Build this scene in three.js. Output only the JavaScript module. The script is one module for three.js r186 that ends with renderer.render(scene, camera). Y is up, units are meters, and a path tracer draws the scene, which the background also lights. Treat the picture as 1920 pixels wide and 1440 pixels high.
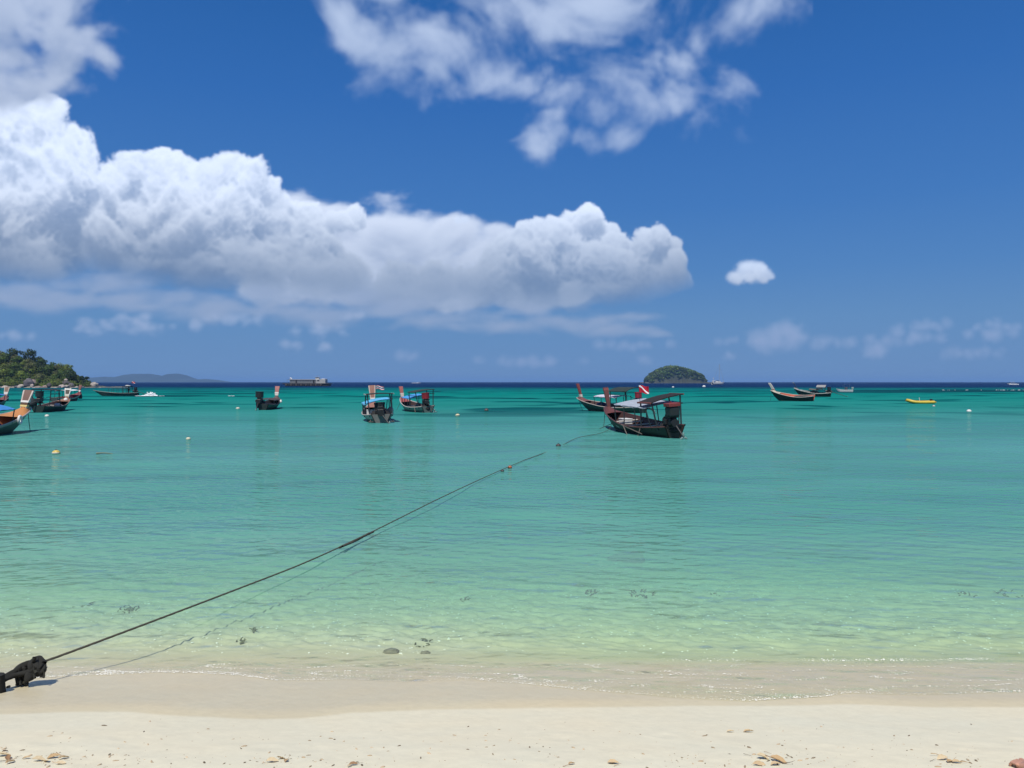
import * as THREE from 'three';
import { ImprovedNoise } from 'three/addons/math/ImprovedNoise.js';
import { mergeGeometries, mergeVertices } from 'three/addons/utils/BufferGeometryUtils.js';
import { MarchingCubes } from 'three/addons/objects/MarchingCubes.js';
import { RoundedBoxGeometry } from 'three/addons/geometries/RoundedBoxGeometry.js';

// ---------------------------------------------------------------- camera, sky, sun, exposure
const F = 1441, EYE = 2.8, HORIZON = 716;            // focal length and horizon row of the photograph (1920 x 1440)
const scene = new THREE.Scene();
const camera = new THREE.PerspectiveCamera(2 * Math.atan(720 / F) * 180 / Math.PI, 4 / 3, 0.1, 40000);
camera.position.set(0, EYE, 0);
camera.rotation.set(-(720 - HORIZON) / F, 0, 0);
scene.add(camera);
const renderer = new THREE.WebGLRenderer({ antialias: true });
renderer.toneMapping = THREE.LinearToneMapping;
renderer.toneMappingExposure = 1;
renderer.shadowMap.enabled = true;
const SUN = new THREE.Vector3(-0.13, 0.875, 0.465).normalize();   // towards the sun: high, behind the camera and a little to the left
const sun = new THREE.DirectionalLight(new THREE.Color(1, 0.955, 0.88), 4.7);
sun.name = 'sun';
sun.position.copy(SUN).multiplyScalar(200);
sun.castShadow = true;
sun.shadow.mapSize.set(4096, 4096);
Object.assign(sun.shadow.camera, { left: -120, right: 120, top: 120, bottom: -120, near: 1, far: 600 });
scene.add(sun, sun.target);
scene.fog = new THREE.FogExp2(new THREE.Color(0.30, 0.56, 1.0), 0.00011);

function rng(seed) { let s = seed >>> 0; return () => { s = (s + 0x6d2b79f5) | 0; let t = Math.imul(s ^ (s >>> 15), 1 | s); t = (t + Math.imul(t ^ (t >>> 7), 61 | t)) ^ t; return ((t ^ (t >>> 14)) >>> 0) / 4294967296; }; }
const perlin = new ImprovedNoise(), N3 = (x, y, z) => perlin.noise(x + 500.3, y + 500.7, z + 500.1);
const { clamp, lerp, smoothstep } = THREE.MathUtils;
const fbm = (x, y, z, o = 4) => { let s = 0, a = 0.5; for (let i = 0; i < o; i++) { s += a * N3(x, y, z); a *= 0.5; x = x * 2.03 + 11.3; y = y * 2.03 + 5.1; z = z * 2.03 + 7.7; } return s; };
const toLin = (c) => { c /= 255; return c <= 0.04045 ? c / 12.92 : ((c + 0.055) / 1.055) ** 2.4; };
const lin = (r, g, b) => [toLin(r), toLin(g), toLin(b)];
function table(rows) {                                // piecewise linear look-up: rows of [x, value or array]
  return (x) => {
    let i = 0; while (i < rows.length - 2 && x > rows[i + 1][0]) i++;
    const [x0, a] = rows[i], [x1, b] = rows[i + 1], t = clamp((x - x0) / (x1 - x0), 0, 1);
    return Array.isArray(a) ? a.map((v, k) => lerp(v, b[k], t)) : lerp(a, b, t);
  };
}

// The sky: clear-air gradient by elevation, with clouds marched through volumes of billowing density.
const airAt = table([[-90, lin(96, 132, 180)], [0, lin(112, 146, 188)], [1.5, lin(106, 144, 190)], [4.5, lin(98, 142, 191)], [8, lin(82, 132, 191)], [12.5, lin(67, 121, 188)], [20, lin(51, 107, 179)], [26.5, lin(41, 97, 167)], [40, lin(33, 86, 156)], [60, lin(29, 79, 148)], [90, lin(27, 75, 143)]]);
// A volume's coordinates: degrees-like units of 1/F radian as seen from the beach (x to the right, y up from the horizon), z in depth.
function cloudVolume(blobs, o) {
  const c = o.cell, [x0, x1, y0, y1] = o.box, zr = o.depth, nx = Math.ceil((x1 - x0) / c), ny = Math.ceil((y1 - y0) / c), nz = Math.ceil(2 * zr / c);
  const base = new Float32Array(nx * ny * nz).fill(-1), den = new Float32Array(nx * ny * nz), lit = new Float32Array(nx * ny * nz), val = new Float32Array(nx * ny * nz).fill(-0.6), fade = new Float32Array(nx * ny * nz);
  for (const [bx, by, bz, R, sy = 1, w = 1] of blobs) {   // soft ellipsoids
    const e = o.wispy ? 1.9 : 1.35;
    for (let k = Math.max(0, Math.floor((bz - e * R + zr) / c)); k < Math.min(nz, (bz + e * R + zr) / c); k++)
      for (let j = Math.max(0, Math.floor((by - e * R * sy - y0) / c)); j < Math.min(ny, (by + e * R * sy - y0) / c); j++)
        for (let i = Math.max(0, Math.floor((bx - e * R - x0) / c)); i < Math.min(nx, (bx + e * R - x0) / c); i++) {
          const dx = (x0 + (i + 0.5) * c - bx) / R, dy = (y0 + (j + 0.5) * c - by) / (R * sy), dz = (-zr + (k + 0.5) * c - bz) / R;
          const v = w * (1 - Math.sqrt(dx * dx + dy * dy + dz * dz)), q = (k * ny + j) * nx + i;
          const a = base[q]; base[q] = a > v ? a + Math.max(0, 0.12 - (a - v)) ** 2 * 1.2 : v + Math.max(0, 0.12 - (v - a)) ** 2 * 1.2;
        }
  }
  const f = 1 / o.scale;
  for (let k = 0, q = 0; k < nz; k++) for (let j = 0; j < ny; j++) for (let i = 0; i < nx; i++, q++) {
    if (base[q] < -0.9) continue;
    const X = x0 + (i + 0.5) * c, Y = y0 + (j + 0.5) * c, Z = -zr + (k + 0.5) * c;
    const wx = N3(X * f * 0.6, Y * f * 0.6, Z * f * 0.6 + 40) * o.scale * (o.warp ?? 0.5), wy = N3(X * f * 0.6 + 70, Y * f * 0.6, Z * f * 0.6) * o.scale * (o.warp ?? 0.5);
    let n = 0, a = 0.55, s = f;
    for (let m = 0; m < o.octaves; m++) { n += a * (o.wispy ? N3((X + wx) * s, (Y + wy) * s * (o.flat ?? 1.2), Z * s + m * 9) * 1.3 : 0.5 - 1.7 * Math.abs(N3((X + wx) * s, (Y + wy) * s, Z * s + m * 9))); a *= o.gain; s *= 2.1; }
    let v = base[q] + n * o.rough, soft = 1;
    if (o.floor) { const b = o.floor(X) + 22 * N3(X * f * 0.7, 3, Z * f * 0.5); soft = lerp(0.05, 1, smoothstep(Y, b - 12, b + 110) ** 1.4); v += 0.25 * (1 - smoothstep(Y, b, b + 70)); v -= Math.max(0, b + 4 - Y) / 40; }
    val[q] = v; fade[q] = soft; v = clamp(v * o.hard, 0, 1); den[q] = (o.wispy ? v ** 1.7 * 1.5 : v) * o.thick * soft;
  }
  const at = (x, y, z) => { const i = Math.floor((x - x0) / c), j = Math.floor((y - y0) / c), k = Math.floor((z + zr) / c); return i < 0 || j < 0 || k < 0 || i >= nx || j >= ny || k >= nz ? 0 : den[(k * ny + j) * nx + i]; };
  for (let k = 0, q = 0; k < nz; k++) for (let j = 0; j < ny; j++) for (let i = 0; i < nx; i++, q++) {
    if (!den[q]) continue;
    let X = x0 + (i + 0.5) * c, Y = y0 + (j + 0.5) * c, Z = -zr + (k + 0.5) * c, tau = 0, step = c * 1.2;
    for (let m = 0; m < 12; m++) { X += SUN.x * step; Y += SUN.y * step; Z -= SUN.z * step; tau += at(X, Y, Z) * step; step *= 1.22; }
    lit[q] = tau;
  }
  const tri = (g, x, y, z, none) => {
    const u = (x - x0) / c - 0.5, v = (y - y0) / c - 0.5, w = (z + zr) / c - 0.5, i = Math.floor(u), j = Math.floor(v), k = Math.floor(w);
    if (i < 0 || j < 0 || k < 0 || i > nx - 2 || j > ny - 2 || k > nz - 2) return none;
    const a = u - i, b = v - j, d = w - k, q = (k * ny + j) * nx + i, r = q + nx * ny;
    const p0 = lerp(lerp(g[q], g[q + 1], a), lerp(g[q + nx], g[q + nx + 1], a), b), p1 = lerp(lerp(g[r], g[r + 1], a), lerp(g[r + nx], g[r + nx + 1], a), b);
    return lerp(p0, p1, d);
  };
  // premultiplied colour and cover along the line of sight through (X, Y)
  return (X, Y, outp) => {
    outp[0] = outp[1] = outp[2] = outp[3] = 0;
    if (X < x0 || X > x1 || Y < y0 || Y > y1) return;
    const step = c * 0.8; let T = 1;
    for (let z = -zr + c; z < zr && T > 0.015; z += step) {
      let v = tri(val, X, Y, z, -0.6);
      if (v < -0.3) continue;
      const p = 1 / o.fine;
      v += o.erode * (o.wispy ? N3(X * p, Y * p * (o.flat ?? 1), z * p) + 0.5 * N3(X * p * 2.3, Y * p * 2.3, z * p * 2.3) : 0.75 - 2.2 * Math.abs(N3(X * p, Y * p, z * p)) - 1.0 * Math.abs(N3(X * p * 2.3, Y * p * 2.3, z * p * 2.3)));
      v = clamp(v * o.hard, 0, 1);
      if (v <= 0) continue;
      const d = (o.wispy ? v ** 1.7 * 1.5 : v) * o.thick * tri(fade, X, Y, z, 0);
      const tau = tri(lit, X, Y, z, 0), a = 1 - Math.exp(-d * step), h = o.floor ? smoothstep(Y - o.floor(X), -5, 215) : clamp((Y - o.low) / (o.high - o.low), 0, 1);
      const S = (0.7 * Math.exp(-tau * o.k1) + 0.3 * Math.exp(-tau * o.k1 * 0.15)) * o.sun * (o.floor ? lerp(0.5, 1, h) : 1), A = lerp(o.shade, 1, h), w = T * a;
      outp[0] += w * (S * 0.66 + A * o.amb[0]); outp[1] += w * (S * 0.65 + A * o.amb[1]); outp[2] += w * (S * 0.61 + A * o.amb[2]);
      T *= 1 - a;
    }
    outp[3] = 1 - T;
    const k = o.veil + (o.veilLow ?? 0) * (1 - clamp((Y - o.low) / (o.high - o.low), 0, 1)), air = o.air;                    // the air in front of the cloud
    for (let m = 0; m < 3; m++) outp[m] = lerp(outp[m], air[m] * outp[3], k);
  };
}
function makeClouds() {
  const r = rng(71), up = (py) => HORIZON - py, vols = [];
  const amb = lin(140, 166, 207);
  const low = table([[-700, 520], [0, 508], [120, 518], [300, 524], [420, 538], [520, 545], [700, 560], [950, 570], [1150, 578], [1290, 556]]);
  // the long bank of cumulus: two towers on the left, a flat middle, a ragged tower at the right end
  const bank = [];
  const lobe = (x, y, R, z = 0, w = 1) => bank.push([x, up(y), z, R, 1, w]);
  for (const [x, y, R] of [[-20, 236, 58], [40, 232, 52], [92, 214, 34], [78, 262, 56], [128, 268, 36], [146, 318, 40], [110, 330, 64], [20, 310, 86], [-70, 290, 84], [160, 352, 30], [120, 400, 58], [40, 400, 90], [-60, 390, 100], [60, 470, 80], [-30, 480, 90], [150, 440, 50], [-160, 330, 110], [-180, 450, 100], [-280, 380, 90], [-290, 470, 80], [-400, 420, 80], [-420, 490, 60], [-520, 460, 60], [-620, 490, 46]]) lobe(x, y, R, (r() - 0.5) * 90);
  for (const [x, y, R] of [[222, 338, 38], [250, 320, 30], [303, 304, 21], [330, 318, 26], [300, 350, 50], [360, 336, 34], [392, 332, 26], [430, 326, 32], [468, 330, 36], [492, 356, 30], [515, 386, 24], [528, 404, 14], [250, 390, 60], [340, 400, 70], [430, 400, 70], [490, 430, 56], [200, 430, 56], [280, 460, 76], [380, 480, 80], [470, 490, 70], [540, 460, 56], [230, 500, 50]]) lobe(x, y, R, (r() - 0.5) * 80);
  for (const [x, y, R, w = 1] of [[636, 412, 20, 0.7], [662, 408, 20, 0.7], [590, 470, 44, 0.8], [600, 520, 50], [660, 528, 46], [740, 545, 44], [820, 548, 44], [890, 540, 46], [560, 430, 40, 0.8]]) lobe(x, y, R, (r() - 0.5) * 50, w);
  for (const [x, y, R] of [[960, 462, 30], [992, 440, 26], [1010, 434, 22], [1042, 436, 26], [1078, 428, 28], [1105, 412, 25], [1128, 434, 26], [1148, 462, 26], [1178, 474, 24], [1212, 456, 24], [1236, 440, 22], [1252, 462, 20], [1266, 492, 22], [1278, 520, 18], [940, 500, 44], [1000, 490, 54], [1070, 490, 60], [1130, 505, 54], [1190, 512, 46], [1240, 520, 34], [960, 540, 38], [1030, 542, 42], [1090, 546, 40], [1150, 544, 36], [1200, 538, 30]]) lobe(x, y, R, (r() - 0.5) * 60);
  const mid = [];
  for (const [x, y, R, sy, w = 1] of [[575, 400, 50, 0.8, 0.8], [640, 420, 80, 0.6], [740, 430, 100, 0.55], [840, 450, 100, 0.5], [930, 470, 90, 0.5, 0.9], [650, 480, 110, 0.6], [780, 500, 130, 0.6], [900, 510, 110, 0.6], [700, 532, 120, 0.36], [850, 544, 130, 0.30], [560, 500, 90, 0.7], [930, 436, 60, 0.35, 0.7], [1000, 556, 110, 0.26], [560, 542, 110, 0.3]]) mid.push([x, up(y), (r() - 0.5) * 50 + 30, R, sy, w]);
  vols.push(cloudVolume(mid, { box: [420, 1180, 90, 380], depth: 130, cell: 5, scale: 110, octaves: 6, gain: 0.56, rough: 0.9, wispy: true, flat: 2.2, warp: 0.6, hard: 1.7, thick: 0.05, fine: 16, erode: 0.12, sun: 0.70, k1: 0.35, shade: 0.72, amb: lin(150, 170, 206), low: 130, high: 310, veil: 0.10, veilLow: 0.35, air: lin(100, 140, 190) }));
  vols.push(cloudVolume(bank, { box: [-760, 1340, 86, 560], depth: 150, cell: 4.5, scale: 110, octaves: 5, gain: 0.55, rough: 1.05, hard: 7, thick: 0.13, floor: (x) => up(low(x)), fine: 15, erode: 0.13, sun: 1.0, k1: 0.5, shade: 0.50, amb, low: 130, high: 330, veil: 0.07, veilLow: 0.5, air: lin(104, 143, 192) }));
  // thin grey sheets under the bank
  const veil = [];
  for (let i = 0; i < 44; i++) { const x = -500 + i * 40 + 20 * r(), R = 60 + 70 * r(); veil.push([x, up(524 + x * 0.05 + 46 * r()), (r() - 0.5) * 60, Math.min(R, (1300 - x) * 0.6), 0.16 + 0.10 * r(), 0.8]); }
  vols.push(cloudVolume(veil, { box: [-640, 1420, 60, 280], depth: 100, cell: 6, scale: 90, octaves: 5, gain: 0.58, rough: 0.9, wispy: true, flat: 3, hard: 1.3, thick: 0.012, fine: 20, erode: 0.1, sun: 0.30, k1: 0.3, shade: 0.8, amb: lin(138, 160, 198), low: 60, high: 500, veil: 0.35, air: lin(98, 138, 190) }));
  // torn, thin cumulus overhead
  const torn = [[690, 70, 62], [650, 30, 40], [740, 96, 60], [800, 60, 80], [815, 116, 40], [870, 84, 70], [905, 128, 44], [940, 50, 60], [975, 10, 60, 0.8], [1040, 18, 60, 0.8], [1130, 4, 80], [1220, 8, 56, 0.8], [965, 138, 40, 0.8], [1010, 146, 46, 0.8], [1060, 172, 52, 0.68], [1040, 214, 46, 0.68], [1046, 250, 46, 0.68], [1090, 262, 34], [1120, 200, 44, 0.68], [1150, 150, 56, 0.68], [1200, 146, 50, 0.68], [1236, 182, 40, 0.68], [1275, 196, 36, 0.68], [1290, 122, 44, 0.68], [1318, 82, 46, 0.68], [1352, 54, 42, 0.68], [1392, 26, 40], [1368, 172, 46, 0.55], [1236, 66, 44, 0.8], [1160, 250, 26, 0.6], [1430, 4, 40, 0.6], [1080, 96, 40, 0.4], [1000, 84, 36, 0.4], [720, -60, 90], [860, -90, 110], [1010, -80, 90], [1180, -70, 90], [560, -120, 70], [1340, -110, 80]];
  vols.push(cloudVolume(torn.map(([x, y, R, w = 1]) => [x, up(y), (r() - 0.5) * 30, R * 1.2, 0.9, w]), { box: [400, 1660, 360, 980], depth: 70, cell: 4.5, scale: 120, octaves: 6, gain: 0.62, rough: 1.5, wispy: true, warp: 0.7, hard: 0.72, thick: 0.027, fine: 13, erode: 0.16, sun: 0.36, k1: 0.5, shade: 1, amb: lin(158, 180, 216), low: 400, high: 900, veil: 0.10, air: lin(50, 105, 180) }));
  const left = [[-10, 10, 92], [60, 20, 78], [120, 34, 60], [166, 66, 44], [185, 100, 30, 0.8], [100, 92, 66], [30, 100, 76], [-30, 130, 70], [50, 150, 46], [100, 134, 34, 0.8], [10, -80, 110], [120, -70, 80], [-110, 60, 100], [-150, -40, 110], [-210, 110, 80], [-20, 172, 50], [-290, 40, 90]];
  vols.push(cloudVolume(left.map(([x, y, R, w = 1]) => [x, up(y), (r() - 0.5) * 40, R * 1.25, 0.9, w]), { box: [-420, 300, 480, 920], depth: 90, cell: 5, scale: 110, octaves: 6, gain: 0.6, rough: 1.3, wispy: true, warp: 0.7, hard: 1.0, thick: 0.034, fine: 15, erode: 0.12, sun: 0.38, k1: 0.35, shade: 0.9, amb: lin(156, 176, 210), low: 540, high: 800, veil: 0.12, air: lin(60, 112, 184) }));
  // small clouds far away, low over the sea
  const far = [];
  const puff = (x, y, w, h, n) => { for (let i = 0; i < n; i++) { const R = h * (0.7 + 0.5 * r()); far.push([x + (r() - 0.5) * w, up(y - (r() - 0.35) * h * 0.6), (r() - 0.5) * 16, R, 0.8]); } };
  puff(1408, 522, 76, 13, 16); puff(1412, 508, 34, 17, 7); puff(1392, 514, 24, 12, 4); puff(874, 412, 30, 9, 6);
  vols.push(cloudVolume(far.splice(0), { box: [800, 1480, 160, 330], depth: 34, cell: 2.5, scale: 30, octaves: 5, gain: 0.6, rough: 0.75, hard: 1.6, thick: 0.075, fine: 8, erode: 0.18, sun: 0.80, k1: 0.3, shade: 0.7, amb, low: 180, high: 220, veil: 0.15, air: lin(90, 136, 192) }));
  puff(1440, 642, 50, 26, 7); puff(1470, 628, 36, 26, 7); puff(1498, 634, 26, 18, 5); puff(1500, 648, 40, 16, 3); puff(1645, 658, 26, 18, 8); puff(1780, 660, 18, 12, 5); puff(1210, 673, 16, 13, 5); puff(1366, 669, 18, 11, 5); puff(1094, 678, 12, 9, 3); puff(990, 680, 100, 13, 16); puff(1840, 664, 140, 13, 16); puff(770, 668, 50, 15, 6); puff(905, 676, 30, 11, 5); puff(1735, 612, 120, 15, 9); puff(1410, 640, 140, 14, 10); puff(1600, 640, 260, 16, 12); puff(1800, 630, 240, 16, 12); puff(1180, 650, 200, 14, 8); puff(1870, 612, 90, 16, 7);
  vols.push(cloudVolume(far.splice(0), { box: [690, 1980, 14, 140], depth: 30, cell: 2.5, scale: 30, octaves: 5, gain: 0.6, rough: 1.0, hard: 1.0, thick: 0.018, fine: 7, erode: 0.16, sun: 0.42, k1: 0.6, shade: 0.9, amb: lin(160, 172, 206), low: 0, high: 120, veil: 0.50, air: lin(112, 146, 196) }));
  puff(210, 612, 130, 20, 16); puff(250, 602, 60, 18, 6); puff(330, 612, 120, 16, 8); puff(430, 600, 120, 18, 8); puff(600, 620, 120, 18, 7); puff(664, 594, 54, 10, 7); puff(40, 630, 90, 16, 5); puff(560, 650, 160, 16, 6);
  vols.push(cloudVolume(far.splice(0), { box: [-60, 740, 40, 170], depth: 40, cell: 3, scale: 44, octaves: 5, gain: 0.6, rough: 1.0, wispy: true, flat: 1.8, hard: 1.1, thick: 0.020, fine: 9, erode: 0.12, sun: 0.40, k1: 0.5, shade: 0.9, amb: lin(150, 168, 204), low: 0, high: 140, veil: 0.40, air: lin(104, 142, 192) }));
  return vols;
}
function makeSky() {
  const W = 4096, H = 2048, data = new Float32Array(W * H * 4), vols = makeClouds(), px = [0, 0, 0, 0];
  // the clouds as seen ahead, over a patch 100 degrees wide and 34 degrees high
  const AW = Math.round(W * 100 / 360), AH = Math.round(H * 34 / 180), patch = new Float32Array(AW * AH * 4);
  for (let j = 0; j < AH; j++) {
    const el = (j + 0.5) / H * Math.PI;
    for (let i = 0; i < AW; i++) {
      const az = ((i + 0.5) / W - 100 / 720) * 2 * Math.PI, X = 960 + F * Math.tan(az), Y = F * Math.tan(el) / Math.cos(az), q = (j * AW + i) * 4;
      for (const v of vols) {                         // nearest cloud last
        v(X, Y, px);
        if (px[3] <= 0) continue;
        for (let c = 0; c < 4; c++) patch[q + c] = px[c] + patch[q + c] * (1 - px[3]);
      }
      const edge = smoothstep(Math.abs(az), 0.86, 0.78) || (Math.abs(az) < 0.78 ? 1 : 1 - smoothstep(Math.abs(az), 0.78, 0.86));
      for (let c = 0; c < 4; c++) patch[q + c] *= edge;
    }
  }
  const turns = [[0, 1], [86, -1], [160, 1], [224, -1], [-66, 1]];      // the same kind of clouds all round
  for (let row = 0; row < H; row++) {
    const el = ((row + 0.5) / H - 0.5) * Math.PI, air = airAt(el * 180 / Math.PI), ce = Math.cos(el), se = Math.sin(el), j = row - H / 2;
    for (let col = 0; col < W; col++) {
      const round = ((col + 0.5) / W - 0.5) * 2 * Math.PI, x = ce * Math.cos(round), z = ce * Math.sin(round), q = (row * W + col) * 4;
      const s = Math.max(0, x * SUN.x + se * SUN.y + z * SUN.z), glow = 0.05 * s ** 6 + 0.16 * s ** 40;
      let r = air[0] + glow, g = air[1] + glow, b = air[2] + glow;
      if (j >= 0 && j < AH) {
        for (const [turn, flip] of turns) {
          let az = round + Math.PI / 2 - turn * Math.PI / 180;
          az -= 2 * Math.PI * Math.round(az / (2 * Math.PI));
          const i = Math.floor((flip * az / (2 * Math.PI) + 100 / 720) * W);
          if (i < 0 || i >= AW) continue;
          const p = (j * AW + i) * 4, k = 1 - patch[p + 3];
          r = patch[p] + r * k; g = patch[p + 1] + g * k; b = patch[p + 2] + b * k;
          if (turn === 0 && Math.abs(az) < 0.7) break;
        }
      }
      data[q] = r; data[q + 1] = g; data[q + 2] = b; data[q + 3] = 1;
    }
  }
  const t = new THREE.DataTexture(data, W, H, THREE.RGBAFormat, THREE.FloatType);
  t.mapping = THREE.EquirectangularReflectionMapping; t.magFilter = THREE.LinearFilter; t.needsUpdate = true;
  return t;
}
scene.background = makeSky();
scene.environment = scene.background;

// ---------------------------------------------------------------- helpers
const taken = new Map();
function numbered(name) { const n = taken.get(name) ?? 0; taken.set(name, n + 1); return n ? name + '_' + String(n).padStart(3, '0') : name; }
function say(o, label, category, group) { o.userData.label = label; if (category) o.userData.category = category; if (group) o.userData.group = group; return o; }
function put(name, geometry, material, parent = scene) {
  const m = new THREE.Mesh(geometry, material); m.castShadow = m.receiveShadow = true;
  m.name = parent === scene ? numbered(name) : name; parent.add(m); return m;
}
function thing(name, label, category, [x, y, z] = [0, 0, 0], turn = 0, group) {
  const g = new THREE.Group(); g.name = numbered(name); g.position.set(x, y, z); g.rotation.y = turn; scene.add(g);
  return say(g, label, category, group);
}
const std = (r, g, b, rough = 0.8, more = {}) => new THREE.MeshStandardMaterial({ color: new THREE.Color().setRGB(r, g, b), roughness: rough, ...more });
function dataTex(w, h, f, srgb = false, float = false) {
  const d = float ? new Float32Array(w * h * 4) : new Uint8Array(w * h * 4);
  for (let y = 0; y < h; y++) for (let x = 0; x < w; x++) { const c = f(x, y), q = (y * w + x) * 4; for (let k = 0; k < 3; k++) d[q + k] = float ? c[k] : clamp(Math.round(c[k] * 255), 0, 255); d[q + 3] = c[3] ?? (float ? 1 : 255); }
  const t = new THREE.DataTexture(d, w, h, THREE.RGBAFormat, float ? THREE.FloatType : THREE.UnsignedByteType);
  t.magFilter = THREE.LinearFilter; t.wrapS = t.wrapT = THREE.RepeatWrapping; if (srgb) t.colorSpace = THREE.SRGBColorSpace; t.needsUpdate = true;
  return t;
}
function grid(rows, cols, at, flip) {                  // at(j, i) -> { p, uv, uv1, c }
  const n = rows * cols, p = new Float32Array(n * 3), uv = new Float32Array(n * 2), uv1 = new Float32Array(n * 2), col = new Float32Array(n * 3), idx = []; let hasC = false, has1 = false;
  for (let j = 0; j < rows; j++) for (let i = 0; i < cols; i++) {
    const v = at(j, i), q = j * cols + i; p.set(v.p, q * 3); if (v.uv) uv.set(v.uv, q * 2); if (v.uv1) { uv1.set(v.uv1, q * 2); has1 = true; } if (v.c) { col.set(v.c, q * 3); hasC = true; }
    if (j && i) { const a = q - cols - 1, b = q - cols, c = q - 1; flip ? idx.push(a, c, b, b, c, q) : idx.push(a, b, c, b, q, c); }
  }
  const g = new THREE.BufferGeometry();
  g.setAttribute('position', new THREE.BufferAttribute(p, 3)); g.setAttribute('uv', new THREE.BufferAttribute(uv, 2));
  if (has1) g.setAttribute('uv1', new THREE.BufferAttribute(uv1, 2)); if (hasC) g.setAttribute('color', new THREE.BufferAttribute(col, 3));
  g.setIndex(idx); g.computeVertexNormals(); return g;
}
const XofPx = (px, d) => (px - 960) / F * d, Dof = (py) => EYE * F / (py - HORIZON);   // distance of a point of the water seen on a row

// ---------------------------------------------------------------- the beach and the sea bed: one sheet
const SHORE = 7.63;                                    // where still water meets the sand, straight ahead
const profile = table([[-400, 2.2], [-60, 1.9], [-4, 1.35], [0, 1.2], [2.2, 1.0], [4.2, 0.70], [5.6, 0.37], [6.6, 0.175], [7.63, 0], [9, -0.16], [12, -0.40], [18, -0.8], [30, -1.5], [60, -2.6], [150, -4], [400, -9], [16000, -14]]);
const profileS = (d) => d > 30 || d < -4 ? profile(d) : (profile(d - 0.35) + profile(d) * 2 + profile(d + 0.35)) / 4;
function rowToD(py) { let lo = 2, hi = 40; for (let i = 0; i < 50; i++) { const m = (lo + hi) / 2; (EYE - profileS(m)) / m > (py - HORIZON) / F ? (lo = m) : (hi = m); } return lo; }
const shoreCurve = (rows) => { const t = table(rows.map(([px, py]) => { const d = rowToD(py); return [XofPx(px, d), d]; })); return t; };
const swashRaw = shoreCurve([[-900, 1290], [-300, 1282], [0, 1276], [110, 1271], [300, 1263], [420, 1266], [520, 1277], [640, 1276], [760, 1281], [880, 1276], [960, 1284], [1060, 1292], [1180, 1303], [1300, 1312], [1400, 1316], [1520, 1308], [1600, 1301], [1720, 1304], [1850, 1302], [1960, 1296], [2500, 1300]]);
const swash = (x) => swashRaw(x) + 0.035 * N3(x * 2.2, 1, 0) + 0.02 * N3(x * 6, 4, 0);
const wetRaw = shoreCurve([[-900, 1345], [-300, 1340], [0, 1342], [120, 1338], [240, 1338], [330, 1345], [480, 1351], [560, 1349], [660, 1338], [780, 1334], [960, 1331], [1150, 1328], [1300, 1325], [1420, 1325], [1600, 1322], [1760, 1327], [1960, 1326], [2500, 1330]]);
const wet = (x) => wetRaw(x) + 0.02 * N3(x * 1.4, 9, 0) + 0.008 * N3(x * 7, 2, 0);
const dents = []; { const r = rng(5); for (let i = 0; i < 120; i++) dents.push([-5 + 10 * r(), 3.2 + 1.75 * r() ** 0.8, 0.05 + 0.07 * r(), 0.001 + 0.004 * r()]); }
function sandY(x, d) {
  let h = profileS(d);
  if (d > -3 && d < 60) {
    const dry = 1 - smoothstep(d, 4.4, 5.6);
    h += 0.018 * N3(x * 0.35, d * 0.5, 2) + dry * (0.007 * N3(x * 1.3, d * 1.3, 5) + 0.003 * N3(x * 4, d * 4, 8));
    if (d > 7.9 && d < 18) h += (0.085 * (0.3 - Math.abs(N3(x * 3.4 + 0.8 * N3(x, d, 1), d * 4.6, 51))) + 0.040 * (0.3 - Math.abs(N3(x * 8, d * 9, 53)))) * smoothstep(d, 7.9, 8.8);  // bed ripples shaped to hint at the light network cast through waves
    if (d > 9) h += 0.05 * N3(x * 0.5, d * 0.5, 12) * smoothstep(d, 9, 14);
    if (d < 5.2 && d > 3 && Math.abs(x) < 5.2) for (const [a, b, R, k] of dents) { const u = ((x - a) ** 2 + (d - b) ** 2) / (R * R); if (u < 5) h += -k * Math.exp(-u) + k * 0.6 * Math.exp(-((Math.sqrt(u) - 1.5) ** 2) * 4); }
  }
  return h;
}
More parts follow.
